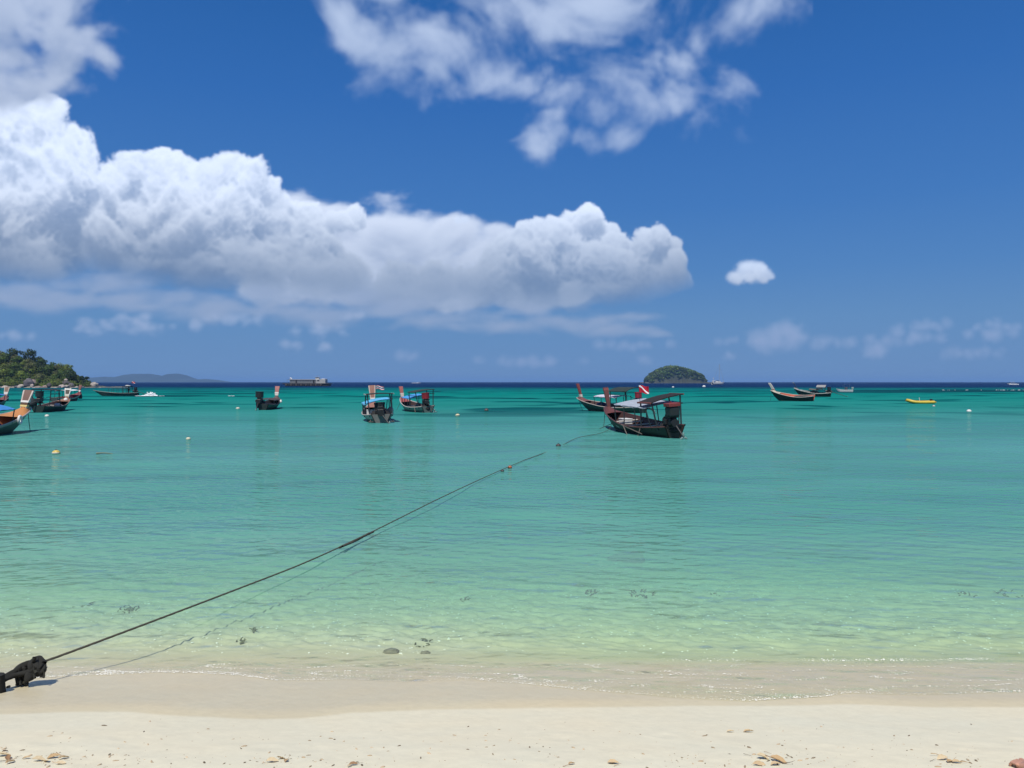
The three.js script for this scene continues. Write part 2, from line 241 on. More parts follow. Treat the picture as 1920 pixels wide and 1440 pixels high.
{
  const ds = []; for (let d = -400; d < -8; d += Math.max(2, -d * 0.16)) ds.push(d); for (let d = -8; d < 3; d += 0.5) ds.push(d);
  for (let d = 3; d < 8.4; d += 0.03) ds.push(d); for (let d = 8.4; d < 15; d += 0.045) ds.push(d); for (let d = 15; d < 20; d += 0.14) ds.push(d); for (let d = 20, s = 0.3; d < 15000; d += s, s *= 1.12) ds.push(d); ds.push(15500);
  const xs = []; for (let x = 0; x < 6.4; x += 0.04) xs.push(x); for (let s = 0.06, x = 6.4; x < 12000; x += s, s *= 1.17) xs.push(x); xs.push(13500);
  const all = [...xs.slice(1).reverse().map((x) => -x), ...xs];
  const dryC = [0.675, 0.630, 0.470], wetC = [0.590, 0.520, 0.350], bedC = [0.70, 0.67, 0.50];
  const g = grid(ds.length, all.length, (j, i) => {
    const x = all[i], d = ds[j], near = d > 2 && d < 30 && Math.abs(x) < 40, e = near ? wet(x) : 5.4;
    const w = smoothstep(d, e - 0.02, e + 0.07), damp = smoothstep(d, e - 0.55, e) * 0.10, u = smoothstep(d, 7.2, 9);
    const pink = near ? 0.03 * N3(x * 0.6, d * 0.9, 30) + 0.025 * N3(x * 2.2, d * 3, 31) : 0, tone = 1 + (near ? 0.03 * N3(x * 1.1, d * 1.1, 33) + 0.02 * N3(x * 9, d * 9, 3) : 0);
    const c = [0, 1, 2].map((k) => (lerp(lerp(dryC[k], wetC[k], Math.max(w, damp)), bedC[k], u * w) + pink * (k === 0 ? 0.5 : k === 2 ? -0.35 : 0)) * tone);
    return { p: [x, sandY(x, d), -d], uv: [x / 1.6, d / 1.6], uv1: [0.5, (d - e + 2) / 4], c };
  });
  const rr = rng(17), speck = Array.from({ length: 512 * 512 }, () => rr());
  const grain = dataTex(1024, 1024, (x, y) => {
    const f = (s, z) => N3(x / 1024 * s, y / 1024 * s, z);
    const edge = Math.min(x, 1023 - x, y, 1023 - y) / 60, k = clamp(edge, 0, 1);
    const v = 0.955 + k * (0.035 * f(18, 1) + 0.03 * f(60, 2)) + 0.04 * (speck[(x & 511) + (y & 511) * 512] - 0.5) + (speck[((x * 7) & 511) + ((y * 5) & 511) * 512] > 0.9985 ? -0.22 : 0);
    return [v, v * 0.995, v * 0.985];
  });
  const rel = dataTex(1024, 1024, (x, y) => { const edge = Math.min(x, 1023 - x, y, 1023 - y) / 60, k = clamp(edge, 0, 1); const v = 0.5 + k * (0.30 * N3(x / 90, y / 90, 4) + 0.16 * N3(x / 36, y / 36, 6)) + 0.10 * (speck[(x & 511) + (y & 511) * 512] - 0.5); return [v, v, v]; });
  const roughT = dataTex(4, 256, (x, y) => { const s = y / 255 * 4 - 2, v = lerp(0.95, 0.38, smoothstep(s, 0, 0.45)); return [v, v, v]; });
  roughT.channel = 1; roughT.wrapS = roughT.wrapT = THREE.ClampToEdgeWrapping;
  const m = new THREE.MeshStandardMaterial({ vertexColors: true, map: grain, bumpMap: rel, bumpScale: 0.006, roughnessMap: roughT, roughness: 1 });
  const s = put('beach_sand', g, m); s.userData.kind = 'structure'; s.userData.label = 'pale cream sand of the beach running down into the sea';
}

// ---------------------------------------------------------------- the sea
const waves = []; { const r = rng(33); for (let i = 0; i < 34; i++) { const L = 0.42 * 1.13 ** i * (0.9 + 0.2 * r()), a = (r() - 0.5) * 2.3 + (L > 2 ? 0.2 : 0), k = 2 * Math.PI / L; waves.push([k * Math.sin(a), k * Math.cos(a), L, 0.0042 * L / (1 + L * 0.25) , r() * 6.28]); if (L > 16) break; } }
function waveY(x, d, cell) {
  let h = 0; const calm = lerp(0.35, 1, smoothstep(d, 8, 13)) * (0.75 + 0.5 * N3(x * 0.11, d * 0.07, 3));
  for (const [kx, kd, L, A, ph] of waves) { const k = clamp((L / cell - 3) / 3, 0, 1); if (k) h += k * A * Math.sin(kx * x + kd * d + ph); }
  return h * calm * 0.45;
}
// how much of the light goes straight through the water, and what colour its body sends back
const throughAt = table([[0, 1], [7.4, 1], [8.2, 0.95], [9.5, 0.86], [11, 0.74], [13, 0.56], [16, 0.38], [20, 0.24], [28, 0.12], [42, 0.03], [60, 0], [20000, 0]]);
const seenAt = table([[6, lin(206, 196, 168)], [7.2, lin(212, 204, 178)], [7.8, lin(202, 200, 172)], [8.4, lin(184, 196, 171)], [9.4, lin(159, 191, 170)], [10.5, lin(146, 188, 169)], [12, lin(127, 183, 166)], [14.2, lin(114, 179, 165)], [17, lin(99, 167, 156)], [22, lin(95, 164, 155)], [30, lin(97, 166, 160)], [48, lin(85, 162, 159)], [80, lin(62, 152, 149)], [120, lin(46, 146, 142)], [170, lin(36, 143, 138)], [240, lin(34, 134, 134)], [330, lin(30, 110, 122)], [420, lin(26, 64, 104)], [900, lin(24, 58, 100)]]);
const deep = lin(25, 60, 102), dark = lin(18, 66, 86);
const SEA = { x0: -460, w: 920, d0: 0, h: 900 };
function seaColor(x, d) {
  const warp = d + 60 * fbm(x / 130, d / 110, 3, 3) * smoothstep(d, 60, 260);
  let c = seenAt(d < 60 ? d + 0.07 * d * N3(x / (2 + d * 0.35), d / (2 + d * 0.25), 6) : warp);
  if (d > 22) {                                         // weed and coral on the bottom
    const a = fbm(x / 24, d / 17, 7, 4), b = fbm(x / 13 + 9, d / 9, 9, 3), m = smoothstep(d, 40, 90) * (1 - smoothstep(d, 380, 460));
    let k = smoothstep(a, 0.09, 0.22) * 0.85 + smoothstep(b, 0.15, 0.28) * 0.6;
    if (x > 40) k = Math.max(k, smoothstep(x, 40, 120) * (1 - smoothstep(Math.abs(warp - 236), 14, 30)) * 0.9);
    if (x < -60) k = Math.max(k, smoothstep(-x, 60, 90) * smoothstep(a, 0.0, 0.12) * 0.7 * smoothstep(d, 90, 150));
    k = clamp(k, 0, 1) * m; c = c.map((v, i) => lerp(v, dark[i], k * 0.9));
    const soft = fbm(x / 22 + 3, d / 12, 21, 3) * (1 - m * 0.6); c = c.map((v) => v * (1 + 0.35 * soft));
  } else { const soft = fbm(x / 5, d / 2.6, 23, 3) * smoothstep(d, 10, 14); c = c.map((v, i) => v * (1 + (i ? 0.15 : 0.28) * soft)); }
  const t = throughAt(d), refl = d > 100 ? [0.012, 0.018, 0.028] : [0.018, 0.026, 0.04];
  return c.map((v, k) => { const T = Math.max(0.004, v - refl[k]), bed = lerp([0.590, 0.520, 0.350][k], [0.70, 0.67, 0.50][k], smoothstep(d, 7.2, 9)), A = bed * [1.10, 1.10, 1.24][k] * t * t, B = [1.45, 1.42, 1.45][k] * (1 - t); return clamp(A > 1e-4 ? (-B + Math.sqrt(B * B + 4 * A * T)) / (2 * A) : T / B, 0, 0.97); });
}
{
  const s0 = [0, 0.03, 0.06, 0.1, 0.15, 0.2, 0.26]; while (s0.at(-1) < 9.4) s0.push(s0.at(-1) + 0.07); for (let st = 0.07; s0.at(-1) < 34;) { st *= 1.012; s0.push(s0.at(-1) + st); } for (let st = 0.3; s0.at(-1) < 14500;) { st *= 1.055; s0.push(s0.at(-1) + st); }
  const cs = []; for (let c = 0; c < 7.0; c += 0.05) cs.push(c); for (let c = 7, s = 0.09; c < 60; c += s, s *= 1.22) cs.push(c); cs.push(75);
  const cc = [...cs.slice(1).reverse().map((x) => -x), ...cs];
  const g = grid(s0.length, cc.length, (j, i) => {
    const s = s0[j], w = 1 + s / 7.4, x = cc[i] * w, e = swash(clamp(x, -40, 40)), d = e + s, cell = Math.max(0.06 * w, j ? s0[j] - s0[j - 1] : 0.03);
    let y = waveY(x, d, cell), tint = [1, 1, 1];
    if (d < 12) {
      const front = d - (7.62 + 0.10 * N3(x * 0.35, 0, 5)), rise = smoothstep(x, -1.5, 1.2), thick = rise * smoothstep(front, -0.05, 0.05) * (1 - smoothstep(front, 0.5, 2.5)); tint = [1 - 0.06 * thick, 1 - 0.01 * thick, 1 - 0.05 * thick];
      y += rise * 0.035 * Math.exp(-((front / 0.16) ** 2)) + 0.012 * Math.exp(-(((d - 8.3 - 0.2 * N3(x * 0.3, 2, 5)) / 0.2) ** 2));
      const film = 0.004 + 0.012 * smoothstep(s, 0, 0.05) * (0.6 + 0.4 * N3(x * 1.5, d * 7, 3)) + 0.010 * smoothstep(s, 0.2, 1.2) + 0.0035 * N3(x * 5, d * 17, 8);
      y = Math.max(y, sandY(x, d) + Math.max(0.004, film));
    }
    return { p: [x, y, -d], uv: [x / 5.3, d / 5.3], uv1: [(x - SEA.x0) / SEA.w, (d - SEA.d0) / SEA.h], c: tint };
  });
  // ripples: sums of waves that fit the tile
  const tile = (n, size, m, lo, hi, slope, seed, power) => {
    const r = rng(seed), ws = []; let e = 0;
    for (let i = 0; i < m; i++) { const L = lo * (hi / lo) ** r(), k = size / L, a = (r() + r() - 1) * 1.25; const kx = Math.round(k * Math.sin(a)), ky = Math.round(k * Math.cos(a)) || 1; const A = Math.pow(L, power); ws.push([kx, ky, A, r() * 6.283]); e += A * A * (kx * kx + ky * ky) / 2; }
    const norm = slope / Math.sqrt(e), H = new Float32Array(n * n), SX = new Float32Array(n * n), SY = new Float32Array(n * n);
    for (const [kx, ky, A, ph] of ws) {
      const sx = Array.from({ length: n }, (_, x) => 2 * Math.PI * kx * x / n);
      for (let y = 0; y < n; y++) { const b = 2 * Math.PI * ky * y / n + ph; for (let x = 0; x < n; x++) { const t = sx[x] + b, q = y * n + x, c = Math.cos(t) * A; H[q] += Math.sin(t) * A; SX[q] += kx * c; SY[q] += ky * c; } }
    }
    return { H, SX, SY, norm, n, size };
  };
  const fine = tile(512, 5.3, 70, 0.09, 0.6, 0.14, 91, 1.0);
  const normal = dataTex(512, 512, (x, y) => { const q = y * 512 + x, sx = fine.SX[q] * fine.norm, sy = fine.SY[q] * fine.norm, l = 1 / Math.hypot(sx, sy, 1); return [0.5 - 0.5 * sx * l, 0.5 - 0.5 * sy * l, 0.5 + 0.5 * l]; });
  const broad = tile(512, 37, 60, 0.7, 6, 0.05, 47, 1.1);
  let lo = 1e9, hi = -1e9; for (const v of broad.H) { lo = Math.min(lo, v); hi = Math.max(hi, v); }
  const bump = dataTex(512, 512, (x, y) => { const v = (broad.H[y * 512 + x] - lo) / (hi - lo); return [v, v, v]; }, false, true);
  bump.repeat.set(5.3 / 37, 5.3 / 37);
  const bumpM = (hi - lo) * broad.norm * 37 / (2 * Math.PI);
  const S = 2048, colorT = dataTex(S, S, (x, y) => seaColor(SEA.x0 + (x + 0.5) / S * SEA.w, SEA.d0 + (y + 0.5) / S * SEA.h), false, true);
  colorT.channel = 1; colorT.wrapS = colorT.wrapT = THREE.ClampToEdgeWrapping;
  const throughT = dataTex(8, 2048, (x, y) => { const t = throughAt(SEA.d0 + (y + 0.5) / 2048 * SEA.h); return [t, t, t]; }, false, true);
  throughT.channel = 1; throughT.wrapS = throughT.wrapT = THREE.ClampToEdgeWrapping;
  const specLog = table([[0, 0], [14, 0], [24, -0.7], [40, -1.8], [70, -3.8], [110, -6.5], [900, -7]]), specAt = (d) => 10 ** specLog(d), specT = dataTex(8, 2048, (x, y) => [1, 1, 1, specAt(SEA.d0 + (y + 0.5) / 2048 * SEA.h)], false, true);  // specular strength faded with distance to suppress the sky reflection far out
  specT.channel = 1; specT.wrapS = specT.wrapT = THREE.ClampToEdgeWrapping;
  const m = new THREE.MeshPhysicalMaterial({ map: colorT, roughness: 0.06, ior: 1.12, transmission: 1, transmissionMap: throughT, thickness: 0, normalMap: normal, bumpMap: bump, bumpScale: bumpM, specularIntensity: 0.55, specularIntensityMap: specT, vertexColors: true });
  m.normalScale.set(1, 1);
  const sea = put('sea_water', g, m); sea.userData.kind = 'structure'; sea.userData.label = 'clear shallow sea, turquoise farther out and dark blue at the horizon';
  sea.castShadow = false;
}

// ---------------------------------------------------------------- hills at the horizon and the islet
const ridgeY = (x, w) => fbm(x * 3.1, w * 3.7, 4, 5);
{
  const D = 6500, outline = table([[120, 716], [150, 711], [172, 710], [186, 709], [205, 708], [222, 711], [238, 713], [246, 706], [252, 702.5], [280, 702.5], [292, 707], [303, 711.5], [318, 709], [330, 701.5], [338, 706], [348, 711.5], [362, 713], [372, 714.4], [382, 712], [392, 713], [401, 717], [420, 718]]);
  const g = grid(16, 240, (j, i) => {
    const px = 118 + 304 * i / 239, w = j / 15, top = Math.max(0, (HORIZON + 2 - outline(px)) / F * D), d = D - 500 + 1000 * w, prof = Math.sin(Math.PI * w) ** 0.8;
    const y = top * prof * (1 - 0.12 * Math.abs(ridgeY(px / 40, w)) * (prof < 0.97 ? 1 : 0)) + 7 * ridgeY(px / 9, w * 3) * prof - 1.5 * (1 - prof);
    return { p: [XofPx(px, D), y, -d], uv: [px, w], c: [0.028 + 0.010 * ridgeY(px / 5, w * 9), 0.042 + 0.014 * ridgeY(px / 5, w * 9 + 7), 0.03] };
  });
  const m = put('hills', g, new THREE.MeshStandardMaterial({ vertexColors: true, roughness: 1 }));
  m.userData.kind = 'structure'; m.userData.label = 'hazy blue hills of a distant coast on the horizon';
}
// leaf clumps: many small bent faces over a few soft lobes
function leafGeometry(lobes, per, size, seed, tone = [1, 1, 1]) {
  const r = rng(seed), P = [], Nn = [], C = [], I = []; const n = new THREE.Vector3(), t = new THREE.Vector3(), b = new THREE.Vector3();
  const cx = new THREE.Vector3(); for (const l of lobes) cx.add(new THREE.Vector3(l[0], l[1], l[2])); cx.multiplyScalar(1 / lobes.length);
  for (const [x, y, z, R, sy = 1] of lobes) {
    const lt = 0.75 + 0.5 * r();
    for (let k = 0; k < per * (R ** 1.6); k++) {
      const u = r() * 2 - 1, a = r() * 6.283, q = Math.sqrt(1 - u * u), rad = R * (0.62 + 0.46 * r());
      n.set(q * Math.cos(a), u, q * Math.sin(a));
      const px = x + n.x * rad, py = y + n.y * rad * sy, pz = z + n.z * rad;
      t.set(r() - 0.5, r() - 0.5, r() - 0.5).addScaledVector(n, -0.3).normalize(); b.crossVectors(n, t).normalize(); t.crossVectors(b, n).addScaledVector(n, (r() - 0.5) * 1.2).normalize();
      const s = size * (0.6 + 0.8 * r()), v = lt * (0.65 + 0.7 * r()), o = P.length / 3;
      for (const [i, j] of [[-1, 0], [0, -0.55], [1, 0], [0, 0.55]]) {
        P.push(px + (t.x * i + b.x * j) * s, py + (t.y * i + b.y * j) * s - Math.abs(i) * s * 0.18, pz + (t.z * i + b.z * j) * s);
        const m2 = new THREE.Vector3(px, py, pz).sub(cx).normalize().multiplyScalar(0.5).addScaledVector(n, 0.6).addScaledVector(t, i * 0.35); m2.normalize(); Nn.push(m2.x, m2.y, m2.z);
        C.push(v * tone[0] * (0.9 + 0.2 * r()), v * tone[1], v * tone[2]);
      }
      I.push(o, o + 1, o + 2, o, o + 2, o + 3);
    }
  }
  const g = new THREE.BufferGeometry(); g.setAttribute('position', new THREE.Float32BufferAttribute(P, 3)); g.setAttribute('normal', new THREE.Float32BufferAttribute(Nn, 3)); g.setAttribute('color', new THREE.Float32BufferAttribute(C, 3)); g.setIndex(I); return g;
}
const leafMat = (r, g, b) => new THREE.MeshPhysicalMaterial({ color: new THREE.Color().setRGB(r, g, b), vertexColors: true, roughness: 0.75, specularIntensity: 0.4, side: THREE.DoubleSide, transmission: 0.25, thickness: 0 });
const greens = [leafMat(0.048, 0.092, 0.013), leafMat(0.078, 0.126, 0.018), leafMat(0.140, 0.190, 0.026), leafMat(0.104, 0.116, 0.036), leafMat(0.022, 0.044, 0.010)];
const bark = std(0.11, 0.085, 0.06, 0.95);
function tube(points, r0, r1, seg = 12, sides = 6) {
  const c = new THREE.CatmullRomCurve3(points.map((p) => new THREE.Vector3(...p))), g = new THREE.TubeGeometry(c, seg, 1, sides, false), p = g.attributes.position;
  for (let i = 0; i <= seg; i++) { const k = c.getPointAt(i / seg), R = lerp(r0, r1, i / seg); for (let j = 0; j <= sides; j++) { const q = i * (sides + 1) + j; p.setXYZ(q, k.x + (p.getX(q) - k.x) * R, k.y + (p.getY(q) - k.y) * R, k.z + (p.getZ(q) - k.z) * R); } }
  return g;
}
function rockGeometry(seed, sx, sy, sz, detail = 4) {
  let g = new THREE.IcosahedronGeometry(1, detail); g.deleteAttribute('uv'); g.deleteAttribute('normal'); g = mergeVertices(g, 1e-4);
  const p = g.attributes.position, c = [], v = new THREE.Vector3();
  for (let i = 0; i < p.count; i++) {
    v.fromBufferAttribute(p, i); const q = v.clone();
    let R = 1 + 0.30 * N3(q.x * 1.1 + seed, q.y * 1.1, q.z * 1.1) + 0.14 * N3(q.x * 2.7, q.y * 2.7 + seed, q.z * 2.7); const cr = Math.abs(N3(q.x * 1.8, q.y * 1.8, q.z * 1.8 + seed)); R -= 0.10 * Math.exp(-((cr / 0.05) ** 2)); R += 0.04 * N3(q.x * 9, q.y * 9, q.z * 9 + seed);
    v.multiplyScalar(R); p.setXYZ(i, v.x * sx, Math.max(-0.5, v.y) * sy, v.z * sz);
    const k = 0.85 + 0.5 * N3(q.x * 3, q.y * 3 + 7, q.z * 3 + seed) - 0.35 * Math.exp(-((cr / 0.05) ** 2)); c.push(k, k * (0.97 + 0.06 * N3(q.x * 2, 1, seed)), k * 0.95);
  }
  g.setAttribute('color', new THREE.Float32BufferAttribute(c, 3)); g.computeVertexNormals(); return g;
}
{ // islet
  const D = 1500, x0 = XofPx(1209, D), x1 = XofPx(1321, D), c = (x0 + x1) / 2, half = (x1 - x0) / 2 * 0.94;
  const top = table([[-1, 0], [-0.985, 2], [-0.95, 7], [-0.88, 11], [-0.78, 17], [-0.62, 24], [-0.45, 28], [-0.3, 30.5], [-0.1, 31.5], [0.1, 31.3], [0.22, 29], [0.35, 26.5], [0.5, 24], [0.62, 21], [0.75, 19.5], [0.86, 15], [0.93, 8], [0.97, 2.5], [1.05, 0], [1.25, -1.4]]);
  const yAt = (u, w) => { const k = Math.sqrt(Math.max(0, 1 - w * w)) , cliff = smoothstep(k, 0, 0.45); return 0.93 * top(u) * (cliff * 0.75 + 0.25 * k) * (1 + 0.16 * N3(u * 4, w * 4, 3)) + 3.4 * N3(u * 8, w * 5, 8) * cliff + 2.4 * Math.abs(N3(u * 16, 1, w * 3)) * cliff - 2 * (1 - Math.min(1, k * 5)); };
  const g = grid(48, 96, (j, i) => { const u = -1.15 + 2.4 * i / 95, w = -1 + 2 * j / 47, y = yAt(u, w) , s = N3(u * 22, y * 0.10, w * 4), k = 0.8 + 0.5 * s; const rock = 1 - smoothstep(y, 3, 12 + 8 * s); return { p: [c + u * half, y, -D + w * -42], c: [lerp(0.035, 0.085 * k, rock), lerp(0.05, 0.085 * k, rock), lerp(0.02, 0.062 * k, rock)] }; });
  const t = thing('islet', 'small steep wooded islet alone on the horizon', 'islet', [0, 0, 0]); t.userData.kind = 'structure'; delete t.userData.category;
  put('cliff', g, new THREE.MeshStandardMaterial({ vertexColors: true, roughness: 0.95 }), t);
  const clump = leafGeometry([[0, 0, 0, 1.2, 0.8], [0.9, -0.2, 0.3, 0.8, 0.8], [-0.7, 0.1, -0.5, 0.8, 0.8]], 14, 0.55, 91), r = rng(8), M = new THREE.Matrix4(), spots = [];
  for (let i = 0; i < 5200; i++) { const u = -1 + 2 * r(), w = -0.98 + 1.96 * r(), y = yAt(u, w), bare = N3(u * 6, w * 6, 44) + 0.2 * r(); if (y < 2.5 + 4 * r() || (y < 14 && bare > 0.30)) continue; spots.push([c + u * half, y + 0.4, -D - w * 42, 1.0 + 1.2 * r(), r() * 6.28]); }
  const im = new THREE.InstancedMesh(clump, greens[0], spots.length), col = new THREE.Color();
  spots.forEach(([x, y, z, s, a], i) => { if (i % 9 === 0) s *= 1.5; M.makeRotationY(a).scale(new THREE.Vector3(s, s * 1.15, s)).setPosition(x, y, z); im.setMatrixAt(i, M); const k = 0.6 + 0.9 * r(); col.setRGB(k * (0.9 + 0.5 * r()), k, k * 0.9); im.setColorAt(i, col); });
  im.name = 'forest'; im.userData.kind = 'stuff'; im.castShadow = im.receiveShadow = true; t.add(im);
}

// ---------------------------------------------------------------- the wooded headland on the left
{
  const D = 367, X = (px, d = D) => XofPx(px, d), crest = table([[-700, 640], [-300, 640], [-120, 656], [-40, 668], [0, 680], [30, 679], [60, 679], [80, 686], [100, 691], [118, 690], [130, 695], [138, 705], [152, 714], [166, 720], [178, 724], [205, 728], [230, 731]]);
  const frontD = (px) => 366 + 3 * N3(px / 20, 3, 1) + (px > 120 ? (px - 120) * 0.25 : 0);
  const yAt = (px, w) => { const k = smoothstep(w, 0, 1); return ((HORIZON - crest(px)) / F * 395 + EYE - 0.5) * k * (w > 1 ? 1 - 0.5 * smoothstep(w, 1.4, 3) : 1) + 0.9 * N3(px / 9, w * 4, 7) * Math.min(1, w * 3) + 0.35 - 2.2 * (1 - Math.min(1, w * 12)); };
  const spot = (px, w) => { const d = frontD(px) + w * 32; return [X(px, d), yAt(px, w), -d]; };
  const rows = [0, 0.02, 0.05, 0.08]; while (rows.at(-1) < 3) rows.push(rows.at(-1) + 0.06);
  const g = grid(rows.length, 150, (j, i) => { const px = -640 + 880 * i / 149, p = spot(px, rows[j]), k = 0.7 + 0.6 * N3(px / 6, rows[j] * 8, 4), sandy = 1 - smoothstep(rows[j], 0.03, 0.12); return { p, c: [lerp(0.06 * k, 0.36, sandy), lerp(0.062 * k, 0.31, sandy), lerp(0.03, 0.25, sandy)] }; });
  const h = put('headland', g, new THREE.MeshStandardMaterial({ vertexColors: true, roughness: 1 })); h.userData.kind = 'structure'; h.userData.label = 'low wooded headland rising at the left edge behind the boats';
  // undergrowth
  const r = rng(61), clump = leafGeometry([[0, 0.2, 0, 0.9, 0.8], [0.7, 0, 0.2, 0.7], [-0.6, 0, -0.3, 0.7]], 20, 0.34, 92), n = 2600, im = new THREE.InstancedMesh(clump, greens[1], n), M = new THREE.Matrix4(), col = new THREE.Color();
  for (let i = 0; i < n; i++) { const px = -420 + 588 * Math.sqrt(r()), w = 0.13 + 1.5 * r() ** 1.3, [x, y, z] = spot(px, w), s = 0.7 + 1.1 * r(); M.makeRotationY(r() * 6.28).scale(new THREE.Vector3(s, s, s)).setPosition(x, y + 0.1, z); im.setMatrixAt(i, M); const k = 0.45 + 0.8 * r(); col.setRGB(k * (0.8 + 0.6 * r()), k, k * 0.9); im.setColorAt(i, col); }
  im.name = numbered('undergrowth'); im.userData.kind = 'stuff'; im.userData.label = 'dense low bushes covering the slope of the headland'; scene.add(im);
  // tree kinds
  const kinds = [];
  for (let k = 0; k < 5; k++) {
    const q = rng(300 + k), lobes = [], spread = [2.6, 3.2, 2.2, 2.8, 2.0][k], high = [5.2, 5.8, 4.6, 6.4, 4.0][k];
    for (let i = 0; i < 9; i++) { const a = q() * 6.28, R = spread * Math.sqrt(q()) * 0.8; lobes.push([Math.cos(a) * R, high + (q() - 0.45) * 2.2 - R * 0.25, Math.sin(a) * R, 0.9 + 0.8 * q(), 0.75]); }
    lobes.push([0, high + 0.8, 0, 1.6, 0.8]); for (let i = 0; i < 6; i++) { const a = i * 1.05 + q(), R = spread * 0.75; lobes.push([Math.cos(a) * R, high * 0.52 + q() * 0.8, Math.sin(a) * R, 1.0 + 0.5 * q(), 0.9]); }
    const crown = leafGeometry(lobes, 26, 0.36, 500 + k), parts = [tube([[0, -1.2, 0], [0.1, 1.2, 0.05], [0.2 * (q() - 0.5), high * 0.6, 0.2], [0, high, 0]], 0.26, 0.08)];
    for (let i = 0; i < 5; i++) { const l = lobes[i]; parts.push(tube([[0, high * 0.5, 0], [l[0] * 0.5, high * 0.65, l[2] * 0.5], [l[0], l[1], l[2]]], 0.11, 0.03, 6, 5)); }
    kinds.push([crown, mergeGeometries(parts)]);
  }
  function tree(kind, green, px, w, s, label, group, turn = 0) {
    const [x, y, z] = spot(px, w), t = thing('tree', label, 'tree', [x, y - 1.9 * s, z], turn, group); t.scale.set(s, s * 0.95, s);
    put('crown', kinds[kind][0], greens[green], t); put('trunk', kinds[kind][1], bark, t); return t;
  }
  tree(1, 4, 26, 0.98, 1.45, 'dark dome shaped tree crowning the headland, tallest on the skyline');
  tree(3, 4, 56, 0.98, 1.25, 'dark rounded tree on the headland skyline, right of the tallest one', undefined, 2);
  tree(0, 4, 74, 0.95, 1.0, 'small dark tree stepping down the right side of the headland skyline', undefined, 1);
  tree(2, 2, 112, 0.80, 0.95, 'bright yellow green tree on the skyline towards the point of the headland', undefined, 4);
  tree(0, 2, 126, 0.72, 0.9, 'light green tree right of the bright one near the headland point', undefined, 3);
  tree(1, 3, 133, 0.45, 0.75, 'olive tree leaning over dark rocks near the headland point', undefined, 5);
  tree(2, 2, 96, 0.15, 0.62, 'low bright green tree just above the waterline boulders of the headland', undefined, 2.5);
  tree(4, 2, 26, 0.22, 0.7, 'yellow green bushy tree low on the headland above the leftmost boulders', undefined, 1.5);
  tree(4, 1, 72, 0.22, 0.75, 'round green tree beside the big grey outcrop on the headland', undefined, 0.5);
  tree(3, 3, 2, 0.9, 1.1, 'dusty olive tree on the headland skyline at the left edge of the picture', undefined, 3.3);
  const q = rng(77), many = [];
  for (let i = 0; i < 64; i++) many.push([-60 + 196 * ((i * 0.618034) % 1), 0.30 + 0.62 * q() ** 0.8]);
  for (const [px, w] of many) {
    if (Math.abs(px - 57) < 14 && w < 0.5) continue;
    if (px > 138 || w > 1.2) continue;
    tree(Math.floor(q() * 5), [0, 0, 1, 1, 3, 2, 4][Math.floor(q() * 7)], px, w, 0.6 + 0.45 * q(), 'green tree in the crowded wood on the headland slope', 'trees of the wood on the headland slope', q() * 6.28);
  }
  { // feathery tree at the tip
    const [x, y, z] = spot(156, 0.3), t = thing('tree', 'lone dark feathery tree at the tip of the headland', 'tree', [x, y, z]); t.scale.setScalar(1.4);
    const lobes = []; const q2 = rng(5); for (let i = 0; i < 9; i++) { const a = q2() * 6.28, R = 0.7 + 1.9 * q2(); lobes.push([Math.cos(a) * R, 2.2 + q2() * 1.6 - R * 0.35, Math.sin(a) * R, 0.6 + 0.35 * q2(), 0.55]); }
    put('crown', leafGeometry(lobes, 30, 0.34, 801), greens[4], t); put('trunk', tube([[0, -0.8, 0], [0.1, 1, 0], [0, 2.6, 0.1]], 0.22, 0.08), bark, t);
  }
  // rocks
  const rockM = (r0, g0, b0) => new THREE.MeshStandardMaterial({ color: new THREE.Color().setRGB(r0, g0, b0), vertexColors: true, roughness: 0.92 });
  const pale = rockM(0.42, 0.37, 0.33), pink = rockM(0.30, 0.23, 0.20), grey = rockM(0.125, 0.115, 0.125), darkR = rockM(0.09, 0.08, 0.085), forms = [0, 1, 2, 3].map((k) => rockGeometry(k * 13.7, 1, 1, 1));
  function rock(form, m, px, w, sx, sy, label, group, turn = 0, lift = 0) { const [x, y, z] = spot(px, w), o = put('boulder', forms[form], m); o.position.set(x, y + sy * 0.25 + lift, z); o.scale.set(sx, sy, sx * 0.9); o.rotation.y = turn; return say(o, label, 'rock', group); }
  rock(0, grey, 55, 0.14, 2.4, 2.6, 'big upright grey outcrop standing among the headland trees', undefined, 0.4);
  rock(2, pink, 62, 0.19, 2.2, 1.9, 'pinkish brown rock face behind the big grey outcrop', undefined, 2);
  rock(1, pale, 177, 0.12, 1.9, 1.9, 'pale split boulder at the very tip of the headland', undefined, 1.2);
  rock(3, pink, 196, 0.04, 3.6, 0.55, 'flat low rock reaching out to sea from the headland tip', undefined, 0.1);
  rock(1, darkR, 124, 0.20, 2.2, 1.5, 'dark layered ledge of rock under the trees near the point', undefined, 0.7);
  rock(3, grey, 133, 0.14, 1.8, 1.2, 'violet grey rock low beside the dark ledge near the point', undefined, 2.2);
  rock(0, pale, 124, 0.30, 0.9, 0.7, 'small white stone lying on top of the dark ledge', undefined, 0.2, 1.2);
  rock(2, pale, 40, 0.06, 1.8, 1.4, 'wide whitish boulder at the water, left of the grey outcrop', undefined, 3);
  rock(1, darkR, 93, 0.08, 1.3, 1.5, 'dark brown boulder at the water amid paler ones', undefined, 5);
  for (let i = 0; i < 26; i++) { const px = -30 + 218 * ((i * 0.618034 + 0.2) % 1), w = 0.015 + 0.06 * q(); if (Math.abs(px - 40) < 5 || Math.abs(px - 93) < 4) continue; rock(i % 4, [pale, pink, pale, grey][Math.floor(q() * 4)], px, w, 0.7 + 1.1 * q(), 0.5 + 0.8 * q(), 'rounded boulder in the row along the foot of the headland', 'boulders along the foot of the headland', q() * 6.28); }
}

